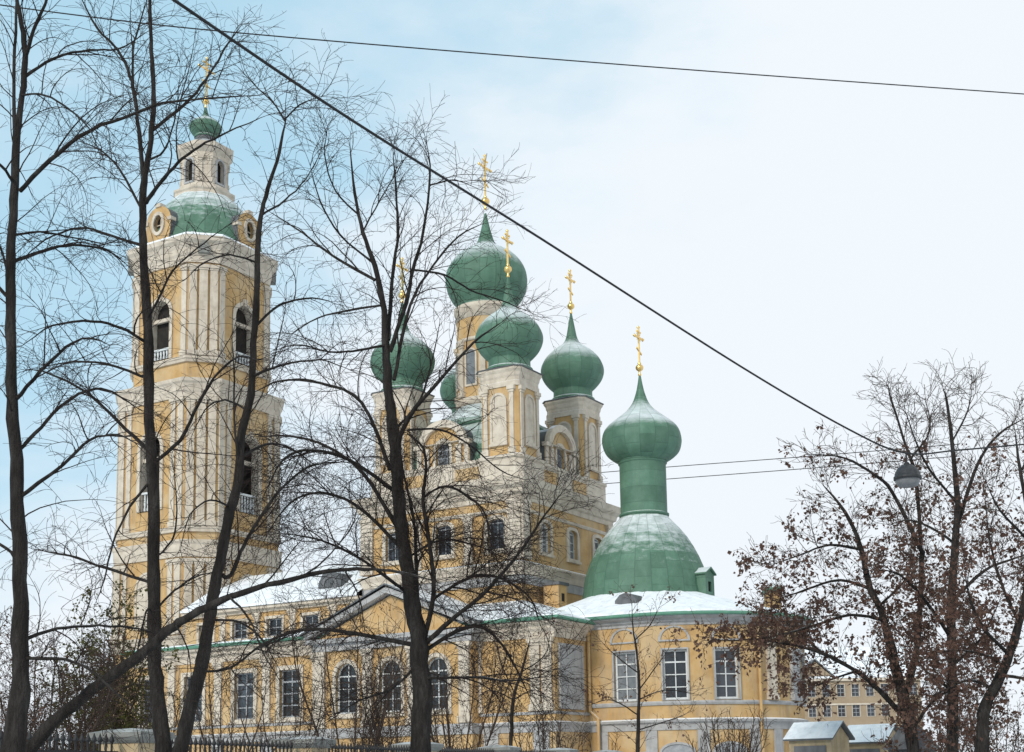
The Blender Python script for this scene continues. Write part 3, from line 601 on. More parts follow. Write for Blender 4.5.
# ------------------------------------------------------------------ fence with pillars
FD=Vector((.320,.947,0)).normalized(); FO=Vector((-5.75,20.7,0)); fa=math.atan2(FD.y,FD.x); STEP=5.55
FN=empty('churchyard_fence',FO,fa); tag(FN,'black iron railing between ochre pillars with grey stone caps before the church','fence')
for k in range(-2,8):
    x=k*STEP; fr=frame(x,0,0)
    b=MB(); b.box(fr,-.34,.34,-.34,.34,0,2.16); b.box(fr,-.39,.39,-.39,.39,0,.45)
    p=b.build('pillar',M['pillar'],FN)
    b=MB(); b.loft([at_z(rect(x-a,x+a,-a,a),z) for a,z in((.36,2.162),(.41,2.2),(.46,2.25),(.46,2.32),(.25,2.37),(.02,2.39))]); b.build('cap',M['stone'],p)
    if k<7:
        b=MB(); x0,x1=x+.36,x+STEP-.36; f0=frame(0,0,0)
        b.box(f0,x0,x1,-.02,.02,2.0,2.045); b.box(f0,x0,x1,-.02,.02,.62,.66); b.box(f0,x0,x1,-.2,.2,0,.5,1)
        n=int((x1-x0)/.14)
        for i in range(1,n):
            xx=x0+(x1-x0)*i/n; b.box(f0,xx-.012,xx+.012,-.012,.012,.5,2.16); b.loft([at_z(rect(xx-a,xx+a,-a,a),z) for a,z in((.012,2.161),(.03,2.19),(.002,2.3))],0)
        b.build('railing',[M['iron'],M['stone']],FN)

# ------------------------------------------------------------------ trees
def catmull(P,k):
    out=[]
    for i in range(len(P)-1):
        p0,p1,p2,p3=P[max(i-1,0)],P[i],P[i+1],P[min(i+2,len(P)-1)]
        for q in range(k):
            t=q/k; out.append(.5*((2*p1)+(p2-p0)*t+(2*p0-5*p1+4*p2-p3)*t*t+(3*p1-p0-3*p2+p3)*t**3))
    out.append(P[-1]); return out
class Tree:
    def __init__(s,Y,rng,minr=.004): s.Y=Y; s.rng=random.Random(rng); s.tr=MB(); s.cr=MB(); s.tips=[]; s.minr=minr; s.limbs=[]
    def limb(s,pts,w0=None,w1=None,d0=0,d1=0,ground=False,n=7,wob=.02):
        """pts: photo pixels (x,y[,width]); depth runs from Y+d0 to Y+d1"""
        m=len(pts); P=[];W=[]
        for i,p in enumerate(pts):
            f=i/(m-1); Yd=s.Y+d0+(d1-d0)*f; P.append(at(p[0],p[1],Yd))
            W.append((p[2] if len(p)>2 else w0+(w1-w0)*f)*Yd/F/2)
        W[-1]*=.4
        if ground: P.insert(0,Vector((P[0].x,P[0].y,-.1))); W.insert(0,W[0]*1.25)
        k=4; Q=catmull(P,k); RR=[]
        for i in range(len(Q)):
            j=min(i//k,len(W)-2); t=(i-j*k)/k; RR.append(W[j]*(1-t)+W[j+1]*t)
        for i in range(1,len(Q)-1): Q[i]=Q[i]+Vector((s.rng.gauss(0,1),s.rng.gauss(0,1),s.rng.gauss(0,1)))*(RR[i]*.05+wob*.15)
        s.tr.tube(Q,[r*(1+s.rng.uniform(-.09,.09)) for r in RR],n)
        s.limbs.append((Q,RR)); return Q
    def sub(s,Q,RR,level,dens,length,droop,lo=0.,spread=1.,maxlev=3):
        rng=s.rng; seg=[(Q[i+1]-Q[i]).length for i in range(len(Q)-1)]; tot=sum(seg)
        if tot<=0: return
        places=[]; pos=lo*tot+rng.uniform(0,dens)
        while pos<tot: places.append((pos,False)); pos+=dens*rng.uniform(.5,1.5)
        if level==1: places+=[(tot*.995,True)]*2
        flip=rng.choice((-1,1)); ref=Vector((rng.gauss(0,1),rng.gauss(0,1),rng.gauss(0,1)))
        for pos,tip in places:
            a=0;i=0
            while i<len(seg)-1 and a+seg[i]<pos: a+=seg[i]; i+=1
            f=min(1,(pos-a)/max(seg[i],1e-6)); p=Q[i].lerp(Q[i+1],f); T=(Q[i+1]-Q[i]).normalized(); r=RR[i]*(1-f)+RR[i+1]*f
            frac=pos/tot
            L=length*rng.uniform(.4,1.3)*(1.05-.45*frac)
            flip=-flip; side=ref*(flip*.9)+Vector((rng.gauss(0,1),rng.gauss(0,1),rng.gauss(0,.6))); side-=T*side.dot(T)
            if side.length<1e-3: side=T.orthogonal()
            side.normalize(); ang=rng.uniform(.1,.45) if tip else rng.uniform(.5,1.0)*spread
            D=(T*math.cos(ang)+side*math.sin(ang)+Vector((0,0,rng.uniform(.0,.3)))).normalized()
            n=(8,6,4)[min(level-1,2)]; pts=[p]; q=p.copy()
            curl=Vector((rng.gauss(0,.16),rng.gauss(0,.16),rng.gauss(0,.12)))
            for k in range(n):
                D=(D+curl*(4./n)+Vector((rng.gauss(0,.07),rng.gauss(0,.07),rng.gauss(0,.06)-droop*(k/n)*(6./n)))).normalized(); q=q+D*(L/n); pts.append(q.copy())
            r0=max(s.minr,min(r*.6,L*.010)); rads=[max(s.minr*.75,r0*(1-.75*k/n)) for k in range(n+1)]
            rads=[x*(1,.85,.7)[min(level-1,2)] for x in rads]; s.cr.tube(pts,rads,3 if level>1 else 4,0,False)
            if level<maxlev: s.sub(pts,rads,level+1,dens*(.95 if level==1 else 1.15),length*.56,droop*.7,.15,1.0,maxlev)
            else: s.tips.append((pts[-1],D)); s.tips.append((pts[len(pts)//2],D))
    def finish(s,name,label,cat='tree',group=None,bark='bark',twig='twig',leaf=None):
        base=s.limbs[0][0][0]; o=empty(name,(base.x,base.y,0)); tag(o,label,cat,group)
        off=Vector((base.x,base.y,0))
        for mb in(s.tr,s.cr): mb.v=[(x-off.x,y-off.y,z) for x,y,z in mb.v]
        s.tr.build('trunk',M[bark],o); s.cr.build('crown',M[twig],o)
        if leaf:
            leaf[0].v=[(x-off.x,y-off.y,z) for x,y,z in leaf[0].v]; leaf[0].build('leaves',M[leaf[1]],o)
        return o
def leaves(t,prob,size,rng,zf=None,per=2):
    b=MB(); rg=random.Random(rng)
    for p,D in t.tips:
        pr=prob if zf is None else prob*zf(p)
        if rg.random()>pr*.62: continue
        m=max(1,int(rg.expovariate(1/(per*1.5))))
        for _ in range(min(m,14)):
            c=p+D*rg.uniform(-.25,.05)+Vector((rg.gauss(0,size*.6),rg.gauss(0,size*.6),rg.gauss(0,size*.6)-size*.35)); a=Vector((rg.gauss(0,1),rg.gauss(0,1),rg.gauss(0,1))).normalized(); d=(a.orthogonal().normalized()); d=Matrix.Rotation(rg.uniform(0,6.28),3,a)@d; d=(d+Vector((0,0,-.6))).normalized()
            e=a.cross(d).normalized(); s_=size*rg.uniform(.5,1.35); w=s_*rg.uniform(.25,.48); k=a*s_*rg.uniform(-.25,.25)
            b.add([c,c+d*s_*.5+e*w+k,c+d*s_,c+d*s_*.5-e*w+k],[(0,1,2,3)])
    return b
def row(*a): return list(a)

# far-left tree
t=Tree(15,1,.0036)
t.limb([(12,800,27),(14,740,24),(20,690,19),(20,640,17),(20,560,15),(17,480,13.5),(13,400,12),(11,330,11),(11,260,10),(14,200,9),(17,133,7.5),(22,96,6.5),(25,53,6),(20,17,5),(16,-10,4),(14,-70,3)],ground=True,n=10)
A=[([(13,200),(14,130),(14,66),(16,0),(15,-60)],4.5,2.5,1),([(20,191),(50,160),(90,130),(133,115),(163,103),(213,98),(262,95)],5.2,1.5,-1.5),([(26,76),(55,58),(90,50),(118,49),(150,30)],3.5,1.3,1),
([(24,62),(34,30),(48,-5),(60,-40)],4.5,2.5,-.5),([(13,262),(45,250),(73,245),(104,249),(128,266)],4.2,1.6,1.5),([(16,399),(41,371),(66,347),(88,338),(110,345)],4.5,1.6,-1),
([(18,451),(41,427),(66,402),(90,390),(112,392),(140,410)],4.4,1.6,.8),([(20,497),(62,465),(90,440),(118,435),(142,447)],4.2,1.5,-1.5),([(22,640),(57,629),(90,626),(130,627),(162,636)],4,1.6,1),
([(22,658),(66,660),(90,670),(115,692),(142,716)],3.8,1.6,-1),([(11,300),(-20,270),(-60,250)],4,2,.5),([(12,180),(-5,160),(-40,150)],3.5,2,-1),([(17,560),(0,545),(-40,540)],4,2,.6),([(10,290),(-2,240),(-30,200)],3,1.5,1),
([(20,95),(45,95),(70,110),(90,130),(100,155)],2.6,1.2,-1.5),([(13,235),(40,232),(75,238),(115,246)],3,1.2,1.6)]
for p,a,c,d in A: t.limb(p,a,c,0,d,n=6)
for Q,RR in t.limbs[:1]: t.sub(Q,RR,1,.42,1.15,.16,.35)
for Q,RR in t.limbs[1:]: t.sub(Q,RR,1,.15,.95,.24,.1)
t.finish('bare_tree','dark bare tree at the left edge, its straight trunk beside the lowest railing','tree','bare trees before the church')

# straight tree that crosses the bell tower
t=Tree(17.5,2,.004)
t.limb([(166,790,19),(163,740,17),(157,690,15),(155,640,14),(154,560,13),(153,480,12),(149,400,11),(148,340,10.3),(145,290,9.3),(143,240,8.2),(143,200,7.6),(145,175,7),(151,140,5.8),(154,100,5.2),(152,60,4.7),(150,20,4),(151,-40,3)],ground=True,n=10)
B=[([(144,182),(140,140),(135,100),(130,75),(118,50),(97,28),(80,-5)],5,2,.8),([(133,88),(133,50),(141,20),(150,-10)],3,1.4,.5),([(146,203),(160,183),(178,163),(200,146),(226,133),(268,115)],4.8,1.5,-1.4),([(153,130),(186,103),(206,80),(229,42),(241,26)],4,1.5,1),
([(143,246),(110,235),(80,228),(45,240),(20,262)],3.4,1.3,1.4),([(147,318),(156,304),(173,271),(204,243),(228,226)],3.2,1.2,-1),([(146,342),(121,328),(93,321),(52,326),(22,346)],3.8,1.4,-1.2),([(149,378),(104,364),(70,362),(46,367)],3.2,1.3,1),
([(155,462),(180,440),(194,413),(214,378),(238,357),(258,360)],4.2,1.6,-1.2),([(148,450),(117,420),(86,392),(48,373),(30,370)],4.4,1.5,1.2),([(150,482),(130,507),(113,543),(104,580),(96,602)],3.2,1.4,-1.3),([(152,583),(106,568),(70,556),(32,549)],4,1.6,1.2),
([(152,560),(172,540),(177,510),(174,470)],2.4,1.2,-.8),([(158,632),(148,608),(140,640),(132,680)],2.6,1.2,-1),([(156,610),(175,590),(200,575),(222,572)],2.4,1.2,1.6),([(143,212),(120,170),(100,150),(75,140)],2.8,1.2,1.2),([(147,160),(165,150),(176,110),(180,70)],2.6,1.2,-1.2)]
for p,a,c,d in B: t.limb(p,a,c,0,d,n=6)
for Q,RR in t.limbs[:1]: t.sub(Q,RR,1,.5,1.05,.15,.45)
for Q,RR in t.limbs[1:]: t.sub(Q,RR,1,.165,1.0,.24,.1)
t.finish('bare_tree','dark bare tree with a straight forked trunk crossing the left side of the bell tower','tree','bare trees before the church')

# tree that leans right before the tower
t=Tree(17.3,3,.004)
t.limb([(178,790,17),(183,740,15.5),(195,690,14.2),(205,650,13),(213,600,12),(222,550,11),(231,510,10.3),(238,482,9.8),(242,433,9.2),(251,395,8.2),(254,344,7.4),(257,292,6.6),(258,240,6),(261,215,5.2),(268,189,4.5),(279,152,3.7),(286,119,3)],ground=True,n=10)
C=[([(285,121),(276,106),(262,92),(245,75)],2.4,1.1,.6),([(285,119),(300,105),(322,96)],2.2,1.1,-.6),([(222,575),(231,575),(244,545),(264,512),(284,486),(310,466),(340,462)],5,1.6,1.2),([(239,468),(235,430),(234,380),(232,335)],2.8,1.4,-.5),
([(257,325),(280,305),(312,298),(340,305)],3,1.2,1.2),([(253,376),(282,365),(320,360),(350,370)],3.2,1.2,-1.3),([(241,458),(266,444),(292,449),(320,470)],3.4,1.3,1.5),([(212,620),(240,622),(262,640),(280,670)],3,1.3,-1.2),([(208,645),(195,700),(190,720)],2,1,1),
([(201,672),(230,668),(255,650),(280,640),(300,632)],3,1.3,-1.5),([(262,215),(285,200),(305,180),(322,150)],2.4,1,1.4),([(255,262),(230,255),(205,262),(185,280)],2.4,1,-1.4),([(247,410),(225,400),(205,410),(190,440)],2.4,1,1.2),([(231,508),(210,500),(190,515),(180,550)],2.4,1,-1.3)]
for p,a,c,d in C: t.limb(p,a,c,0,d,n=6)
for Q,RR in t.limbs[:1]: t.sub(Q,RR,1,.55,1.0,.16,.4)
for Q,RR in t.limbs[1:]: t.sub(Q,RR,1,.165,1.0,.25,.1)
t.finish('bare_tree','dark bare tree whose trunk curves up across the right side of the bell tower','tree','bare trees before the church')

# slanting stem
t=Tree(16,4,.0037)
t.limb([(5,800,15),(38,738,13),(75,705,11.8),(105,680,11),(140,655,10.3),(165,633,9.6),(185,619,9),(215,603,7.6),(245,592,6.3),(290,580,5.2),(330,571,4.4),(365,569,3.6),(400,572,2.8),(440,583,1.8)],ground=True,n=9,d1=-1)
for p,a,c,d in [([(176,626),(188,650),(192,690)],2,1,.8),([(230,597),(250,620),(262,650),(285,690)],2.6,1.1,-1),([(300,578),(325,560),(350,530),(360,500)],2.2,1,-1.5),([(262,588),(285,560),(310,530)],2.2,1,1),([(345,570),(360,600),(365,640)],1.8,.9,.7)]: t.limb(p,a,c,-.6,-.6+d,n=5)
for Q,RR in t.limbs: t.sub(Q,RR,1,.2,.75,.25,.3)
t.finish('bare_tree','slanting bare tree rising from the lower left across the two upright trunks','tree','bare trees before the church')

# central tree
t=Tree(25,5,.0052)
t.limb([(421,800,25),(421,745,22),(421,690,19.5),(419,640,18.5),(414,615,17.5),(408,580,15.2),(403,540,13.6),(399,500,12.8),(396,460,12),(392,420,11),(388,390,10),(386,350,8),(384,310,6.5),(375,266,5),(363,233,4),(355,193,3),(350,145,2)],ground=True,n=10)
Ee=[([(388,340),(390,309),(393,270),(398,233),(396,193),(393,150)],5,1.6,1.5),([(390,352),(406,303),(413,270),(423,233),(430,176),(427,145)],5,1.6,-1.5),([(394,380),(410,306),(433,266),(459,236),(482,224)],4,1.4,1.8),([(396,450),(410,416),(440,380),(473,343),(502,322)],5.4,1.8,-1.5),
([(375,280),(333,256),(303,233),(270,212)],3.6,1.4,1.5),([(393,490),(353,462),(313,450),(283,460),(261,502)],4.6,1.7,-2),([(390,470),(362,403),(320,383),(280,381),(255,392)],4.2,1.5,1.6),([(396,525),(363,473),(326,446),(290,436),(258,437)],4.6,1.6,2),
([(398,545),(356,505),(320,493),(290,503),(268,532)],4.2,1.5,-1.2),([(404,590),(390,580),(356,556),(320,540),(280,533)],4,1.5,-2),([(414,645),(378,638),(331,630),(296,631),(262,645),(238,664)],5.4,2,1.2),([(424,645),(451,620),(479,598),(500,576),(520,552),(545,515),(562,493)],5.6,1.6,-1.8),
([(424,652),(457,631),(479,626),(498,640),(514,664),(532,702)],5,1.8,1.5),([(424,640),(433,600),(433,575),(430,546),(423,500),(426,470),(424,450),(416,440),(405,432)],5.6,1.6,-.8),([(417,625),(417,587),(416,560),(414,520),(405,480),(400,450)],4.6,1.8,1),
([(424,497),(446,486),(473,500),(486,516),(491,550)],3,1.3,-1),([(432,600),(455,585),(480,575),(505,580),(530,598),(540,625)],3.6,1.4,1.4),([(424,678),(450,678),(478,677),(510,681),(545,676)],3.6,1.5,-2),([(414,668),(390,690),(360,700),(330,720)],3,1.3,-1),
([(386,345),(360,350),(330,352),(300,345),(275,350)],3,1.2,-2),([(383,305),(350,310),(318,318),(290,335)],2.8,1.2,2),([(372,262),(340,235),(320,200),(310,165)],2.8,1.1,-1.5),([(413,270),(445,275),(470,290),(500,300),(530,312)],2.4,1.1,1.5),([(430,185),(455,180),(480,190)],1.8,1,-1),
([(408,430),(440,430),(470,445),(500,470),(525,480)],2.4,1.1,1.5),([(405,560),(440,540),(475,545),(510,560)],2.6,1.2,2),([(362,233),(380,200),(395,175),(410,150)],2,1,1),([(359,215),(335,190),(325,155),(328,125)],2.2,1,-1),([(395,430),(420,400),(432,360),(440,320)],3,1.2,2)]
for p,a,c,d in Ee: t.limb(p,a,c,0,d,n=6)
for Q,RR in t.limbs[:1]: t.sub(Q,RR,1,.5,1.2,.14,.4)
for Q,RR in t.limbs[1:]: low=sum(p.z for p in Q)/len(Q)<7.6; t.sub(Q,RR,1,.12 if low else .2,1.4 if low else 1.3,.28 if low else .16,.1)
t.finish('bare_tree','large spreading bare tree in the middle, before the onion domes and the portico','tree','bare trees before the church')

# trees with withered leaves on the right
zt=lambda z0,z1:(lambda p:max(0.,min(1.,(z0-p.z)/(z0-z1))))
t=Tree(42,6,.010)
t.limb([(913,790,14),(912,735,12.5),(898,676,10.5),(890,643,9),(881,610,7.5),(870,588,6.5),(860,545,4.8),(845,512,3.6),(823,485,2.2)],ground=True,n=9)
G=[([(909,722),(879,690),(856,671),(823,654),(792,645),(755,640)],6,1.8,-2),([(905,700),(918,640),(922,560),(920,548),(892,492),(875,475),(844,458),(806,454)],7,1.6,-1),([(921,550),(916,478),(906,447),(891,398),(888,385)],4.5,1.4,1.5),([(914,728),(928,707),(945,693),(965,690)],4,1.6,-1.5),
([(872,590),(840,580),(805,590),(770,602)],3.6,1.3,2),([(862,550),(830,545),(800,555),(772,565)],3.2,1.2,-2),([(856,671),(830,680),(805,690)],2.6,1.2,1.5),([(884,620),(850,615),(815,625),(780,635),(745,640),(715,640)],3.6,1.2,-2.5),([(910,460),(930,430),(925,400)],2.4,1.1,1),([(880,605),(905,580),(915,550)],3,1.3,2),([(823,654),(790,625),(765,615)],2.6,1.1,1.5)]
for p,a,c,d in G: t.limb(p,a,c,0,d,n=6)
for Q,RR in t.limbs: t.sub(Q,RR,1,.2,1.5,-.07,.12)
lf=leaves(t,.55,.125,61,zt(12.4,7.0),5)
t.finish('leafy_tree','tree with withered brown leaves reaching left over the apse, above the snowy stalls','tree','trees keeping withered leaves',twig='twigfar',leaf=(lf,'leaf'))
t=Tree(38,7,.0092)
t.limb([(955,790,13),(953,740,12),(952,657,9.5),(951,610,9),(956,530,7),(957,492,5.5),(948,409,3.2),(943,388,1.8)],ground=True,n=9)
G=[([(957,528),(961,513),(979,461),(1000,433),(1026,418)],5,1.6,1),([(952,640),(925,600),(900,575),(880,570)],4,1.5,-2),([(953,600),(985,570),(1010,560),(1040,550)],4,1.5,1.5),([(955,500),(930,470),(915,440),(905,410)],3,1.2,-1.5),([(953,440),(968,410),(972,385)],2,1,1),([(952,665),(980,640),(1000,600)],4,1.4,-2),([(952,690),(925,670),(905,640)],3.4,1.4,1.5),([(956,545),(935,530),(910,520),(890,525)],3,1.3,2)]
for p,a,c,d in G: t.limb(p,a,c,0,d,n=6)
for Q,RR in t.limbs: t.sub(Q,RR,1,.2,1.35,-.08,.12)
lf=leaves(t,.58,.118,62,zt(11.0,5.8),5)
t.finish('leafy_tree','tall upright tree with withered brown leaves below and bare top, right of the hanging lamp','tree','trees keeping withered leaves',twig='twigfar',leaf=(lf,'leaf'))
t=Tree(34,8,.0085)
t.limb([(984,790,14),(982,745,13),(986,705,11.5),(1004,668,10),(1017,632,8.5),(1026,590,6.5),(1028,520,5),(1020,470,3.5),(1015,430,1.8)],ground=True,n=9)
G=[([(1026,590),(1045,540),(1060,470)],5,1.6,1),([(1010,655),(985,630),(970,600),(965,570)],4.2,1.4,-2),([(1020,625),(1000,580),(990,540),(985,500)],4,1.3,1.6),([(1028,540),(1000,510),(985,480)],3,1.2,-1.5),([(1000,675),(1030,680),(1060,690)],4,1.6,-1),([(995,690),(970,680),(945,690),(925,700)],3.6,1.3,1.5),([(1022,470),(1040,430),(1050,390)],3,1.2,-1),([(1005,668),(985,655),(955,650),(930,655)],3.4,1.2,2.4)]
for p,a,c,d in G: t.limb(p,a,c,0,d,n=6)
for Q,RR in t.limbs: t.sub(Q,RR,1,.19,1.3,-.05,.12)
lf=leaves(t,.62,.108,63,zt(10.5,5.0),5)
t.finish('leafy_tree','bent tree with withered brown leaves at the right edge','tree','trees keeping withered leaves',twig='twigfar',leaf=(lf,'leaf'))
# sapling before the apse, sapling left of it
t=Tree(48,9,.008)
t.limb([(639,800,4.4),(638,740,4),(639,690,3),(637,655,2.2),(633,628,1.5),(632,606,1)],ground=True,n=7)
for p,d in (([(638,700),(665,690),(700,695)],1.5),([(639,690),(655,668),(668,650)],-1),([(637,672),(615,655),(600,640)],1),([(638,715),(612,700),(590,705)],-1.5),([(638,730),(670,720),(690,712)],1),([(635,640),(650,625),(660,605)],.5)): t.limb(p,1.5,.8,0,d,n=5)
for Q,RR in t.limbs: t.sub(Q,RR,1,.26,1.1,.0,.2)
lf=leaves(t,.3,.1,64,None,2)
t.finish('sapling','thin young tree with a few brown leaves before the windows of the rounded apse','tree',None,twig='twigfar',leaf=(lf,'leaf'))
t=Tree(44,10,.008)
t.limb([(509,800,4.6),(511,740,4.2),(513,700,3.6),(522,670,3),(530,640,2)],ground=True,n=7)
for p,d in (([(513,700),(535,690),(552,700)],1),([(513,690),(500,660),(497,630)],-1),([(522,672),(545,655),(550,630)],1),([(514,700),(490,690),(475,700)],-1)): t.limb(p,1.5,.8,0,d,n=5)
for Q,RR in t.limbs: t.sub(Q,RR,1,.34,.9,.06,.3)
lf=leaves(t,.8,.09,65,None,3)
t.finish('sapling','slender young tree with clumped brown leaves before the grey blind panel','tree',None,twig='twigfar',leaf=(lf,'leaf'))

# bare shrubs
def shrub(px,Y,h,spread,n,seed,label,leaf=None,twig='twigfar',cat='shrub',dens=.34,name='shrub',group=None):
    t=Tree(Y,seed,.0085 if Y<45 else .011); g=at(px,760,Y); g.z=0; rg=t.rng
    for i in range(n):
        a=rg.uniform(0,2*PI); sp=spread*math.sqrt(rg.random()); hh=h*rg.uniform(.6,1.05)
        P=[g+Vector((math.cos(a)*sp*.25*f0,math.sin(a)*sp*.25*f0,0)) for f0 in(1,)]; P.append(g+Vector((math.cos(a)*sp*.5,math.sin(a)*sp*.5,hh*.45))); P.append(g+Vector((math.cos(a)*sp*.9,math.sin(a)*sp*.9,hh*.8))); P.append(g+Vector((math.cos(a)*sp,math.sin(a)*sp,hh)))
        Q=catmull(P,3); RR=[.03*(1-.75*k/len(Q)) for k in range(len(Q))]; t.tr.tube(Q,RR,5); t.limbs.append((Q,RR))
    for Q,RR in t.limbs: t.sub(Q,RR,1,dens,h*.24,.03,.25,.8,3)
    lf=(leaves(t,leaf[1],leaf[2],seed,None,leaf[3]),leaf[0]) if leaf else None
    return t.finish(name,label,cat,group,bark='twigfar',twig=twig,leaf=lf)
shrub(728,52,3.4,1.6,34,21,'bare many-stemmed shrub before the right half of the apse plinth',dens=.34)
shrub(352,36,5.6,1.8,13,22,'tall bare brown shrub left of the central trunk, before the portico',dens=.27,leaf=('leaf',.10,.06,1))
shrub(455,37,5.0,1.9,14,23,'bare brown shrub just right of the central trunk',dens=.27,leaf=('leaf',.12,.06,1))
shrub(400,40,4.6,1.5,9,33,'bare brown shrub half hidden behind the central trunk',dens=.27)
shrub(545,46,3.6,1.5,14,34,'bare brown shrub under the grey blind panel',dens=.26,leaf=('leaf',.12,.07,1))
shrub(285,36,3.8,1.6,9,24,'low bare shrub behind the second visible fence pillar',dens=.27)
shrub(225,38,4.4,1.6,9,25,'bare shrub behind the railing below the leaning trunk',dens=.27)
shrub(590,50,2.8,1.5,12,26,'small bare shrub below the downpipe beside the apse',dens=.3)
shrub(40,33,4.9,1.7,14,27,'dark thick shrub at the lower left, beside the first trunk',dens=.2,leaf=('leaf',.45,.06,2))
shrub(92,42,6.4,1.7,20,28,'olive-leaved tall shrub above the nearest ochre fence pillar',dens=.3,leaf=('olive',.9,.1,4))
shrub(-6,40,4.8,2.2,12,29,'dark shrub cut off by the left edge of the picture',dens=.24,leaf=('leaf',.35,.06,2))
shrub(140,46,4.6,1.6,16,30,'bare brown shrub between the olive shrub and the forked trunk',dens=.24)
shrub(1000,55,4.6,2.6,18,31,'brown leafy shrub low at the right edge, under the bent tree',dens=.36,leaf=('leaf',.7,.1,4))
shrub(940,60,4.6,2.4,18,32,'brown leafy shrub behind the pointed booth roof',dens=.36,leaf=('leaf',.7,.1,4))

# ------------------------------------------------------------------ wires and lamp
def wire(name,pts,r,label,group=None,cat='wire'):
    b=MB(); P=catmull([at(*p) for p in pts],6); b.tube(P,r,6); o=b.build(name,M['cable']); return tag(o,label,cat,group)
LP=at(906,452,28)
wire('cable',[(60,-78,12.7),(174,0,14),(350,119,17),(540,238,21),(740,366,25.2),(850,430,27.2),(906,453,28),(960,450,30),(1060,441,33)],.019,'thick black cable running down across the sky to the hanging lamp',None,'cable')
wire('overhead_wire',[(-60,-4,24),(60,13,24),(240,33,24),(640,66,26),(1024,94,28),(1100,99,28.4)],.012,'thin single wire crossing the top of the sky')
wire('overhead_wire',[(560,476,110),(668,467,104),(800,457,98),(960,444,94)],.03,'upper of the two thin wires behind the apse column')
wire('overhead_wire',[(560,487,110),(668,479,104),(800,469,98),(960,456,94)],.03,'lower of the two thin wires behind the apse column')
LM=empty('hanging_lamp',(LP.x,LP.y,LP.z-.72)); tag(LM,'grey street lamp hanging from the cable among the branches on the right','lamp')
b=MB(); b.tube([(0,0,.70),(0,0,.44)],.02,6); b.lathe(0,0,[(.05,.42),(.07,.45),(.04,.5)],12); b.build('hanger',M['iron'],LM)
b=MB(); b.lathe(0,0,[(.04,.45),(.12,.43),(.20,.36),(.255,.26),(.268,.2),(.285,.19),(.285,.13),(.25,.13)],36,0,12,.006); b.build('shade',M['lampmetal'],LM)
b=MB(); b.lathe(0,0,[(.248,.15),(.245,.1),(.235,.05),(.21,.0),(.15,-.02),(.03,-.025)],36); b.build('diffuser',M['diffuser'],LM)

# ------------------------------------------------------------------ stalls by the fence on the right
def stall(px,Y,rz,L,Wd,ze,zr,label):
    g=at(px,760,Y); o=empty('stall',(g.x,g.y,0),rz); tag(o,label,'stall','small stalls with snowy roofs')
    f0=frame(0,0,0); b=MB(); b.box(f0,-L/2,L/2,-Wd/2,Wd/2,0,ze-.02)
    for s in(-1,1): b.add([(s*L/2,-Wd/2,ze-.02),(s*L/2,Wd/2,ze-.02),(s*L/2,0,zr-.05)],[(0,1,2)])
    b.box(f0,-L*.38,L*.38,Wd/2-.01,Wd/2+.03,1.0,ze-.25,1)
    w=b.build('wall',[M['pillar'],M['wood']],o)
    b=MB(); e=.14
    for s in(-1,1):
        y1=s*(Wd/2+.16); V=[(x,y,z+d) for d in(0,.06) for x,y,z in((-L/2-e,y1,ze-.08),(L/2+e,y1,ze-.08),(L/2+e,0,zr),(-L/2-e,0,zr))]
        b.add(V,[(0,1,5,4),(1,2,6,5),(3,0,4,7),(0,3,2,1)],1); b.add([V[4],V[5],V[6],V[7]],[(0,1,2,3)],0)
    b.build('roof',[M['snowroof'],M['greymetal']],o); return o
stall(820,45,R(-40),1.5,1.25,2.62,3.1,'left stall of the two with snow-covered gable roofs below the far yellow house')
stall(874,47,R(-40),1.45,1.35,2.52,3.05,'right stall of the two with snow-covered gable roofs, beside the pointed booth')
g=at(912,760,43); o=empty('booth',(g.x,g.y,0),R(20)); tag(o,'grey wooden booth with a steep pointed roof under the leafy trees','booth')
b=MB(); b.box(frame(0,0,0),-.5,.5,-.5,.5,0,2.2); b.build('wall',M['wood'],o)
b=MB(); b.loft([at_z(rect(-a,a,-a,a),z) for a,z in((.62,2.18),(.6,2.24),(.02,3.2))]); b.build('roof',M['wood'],o)

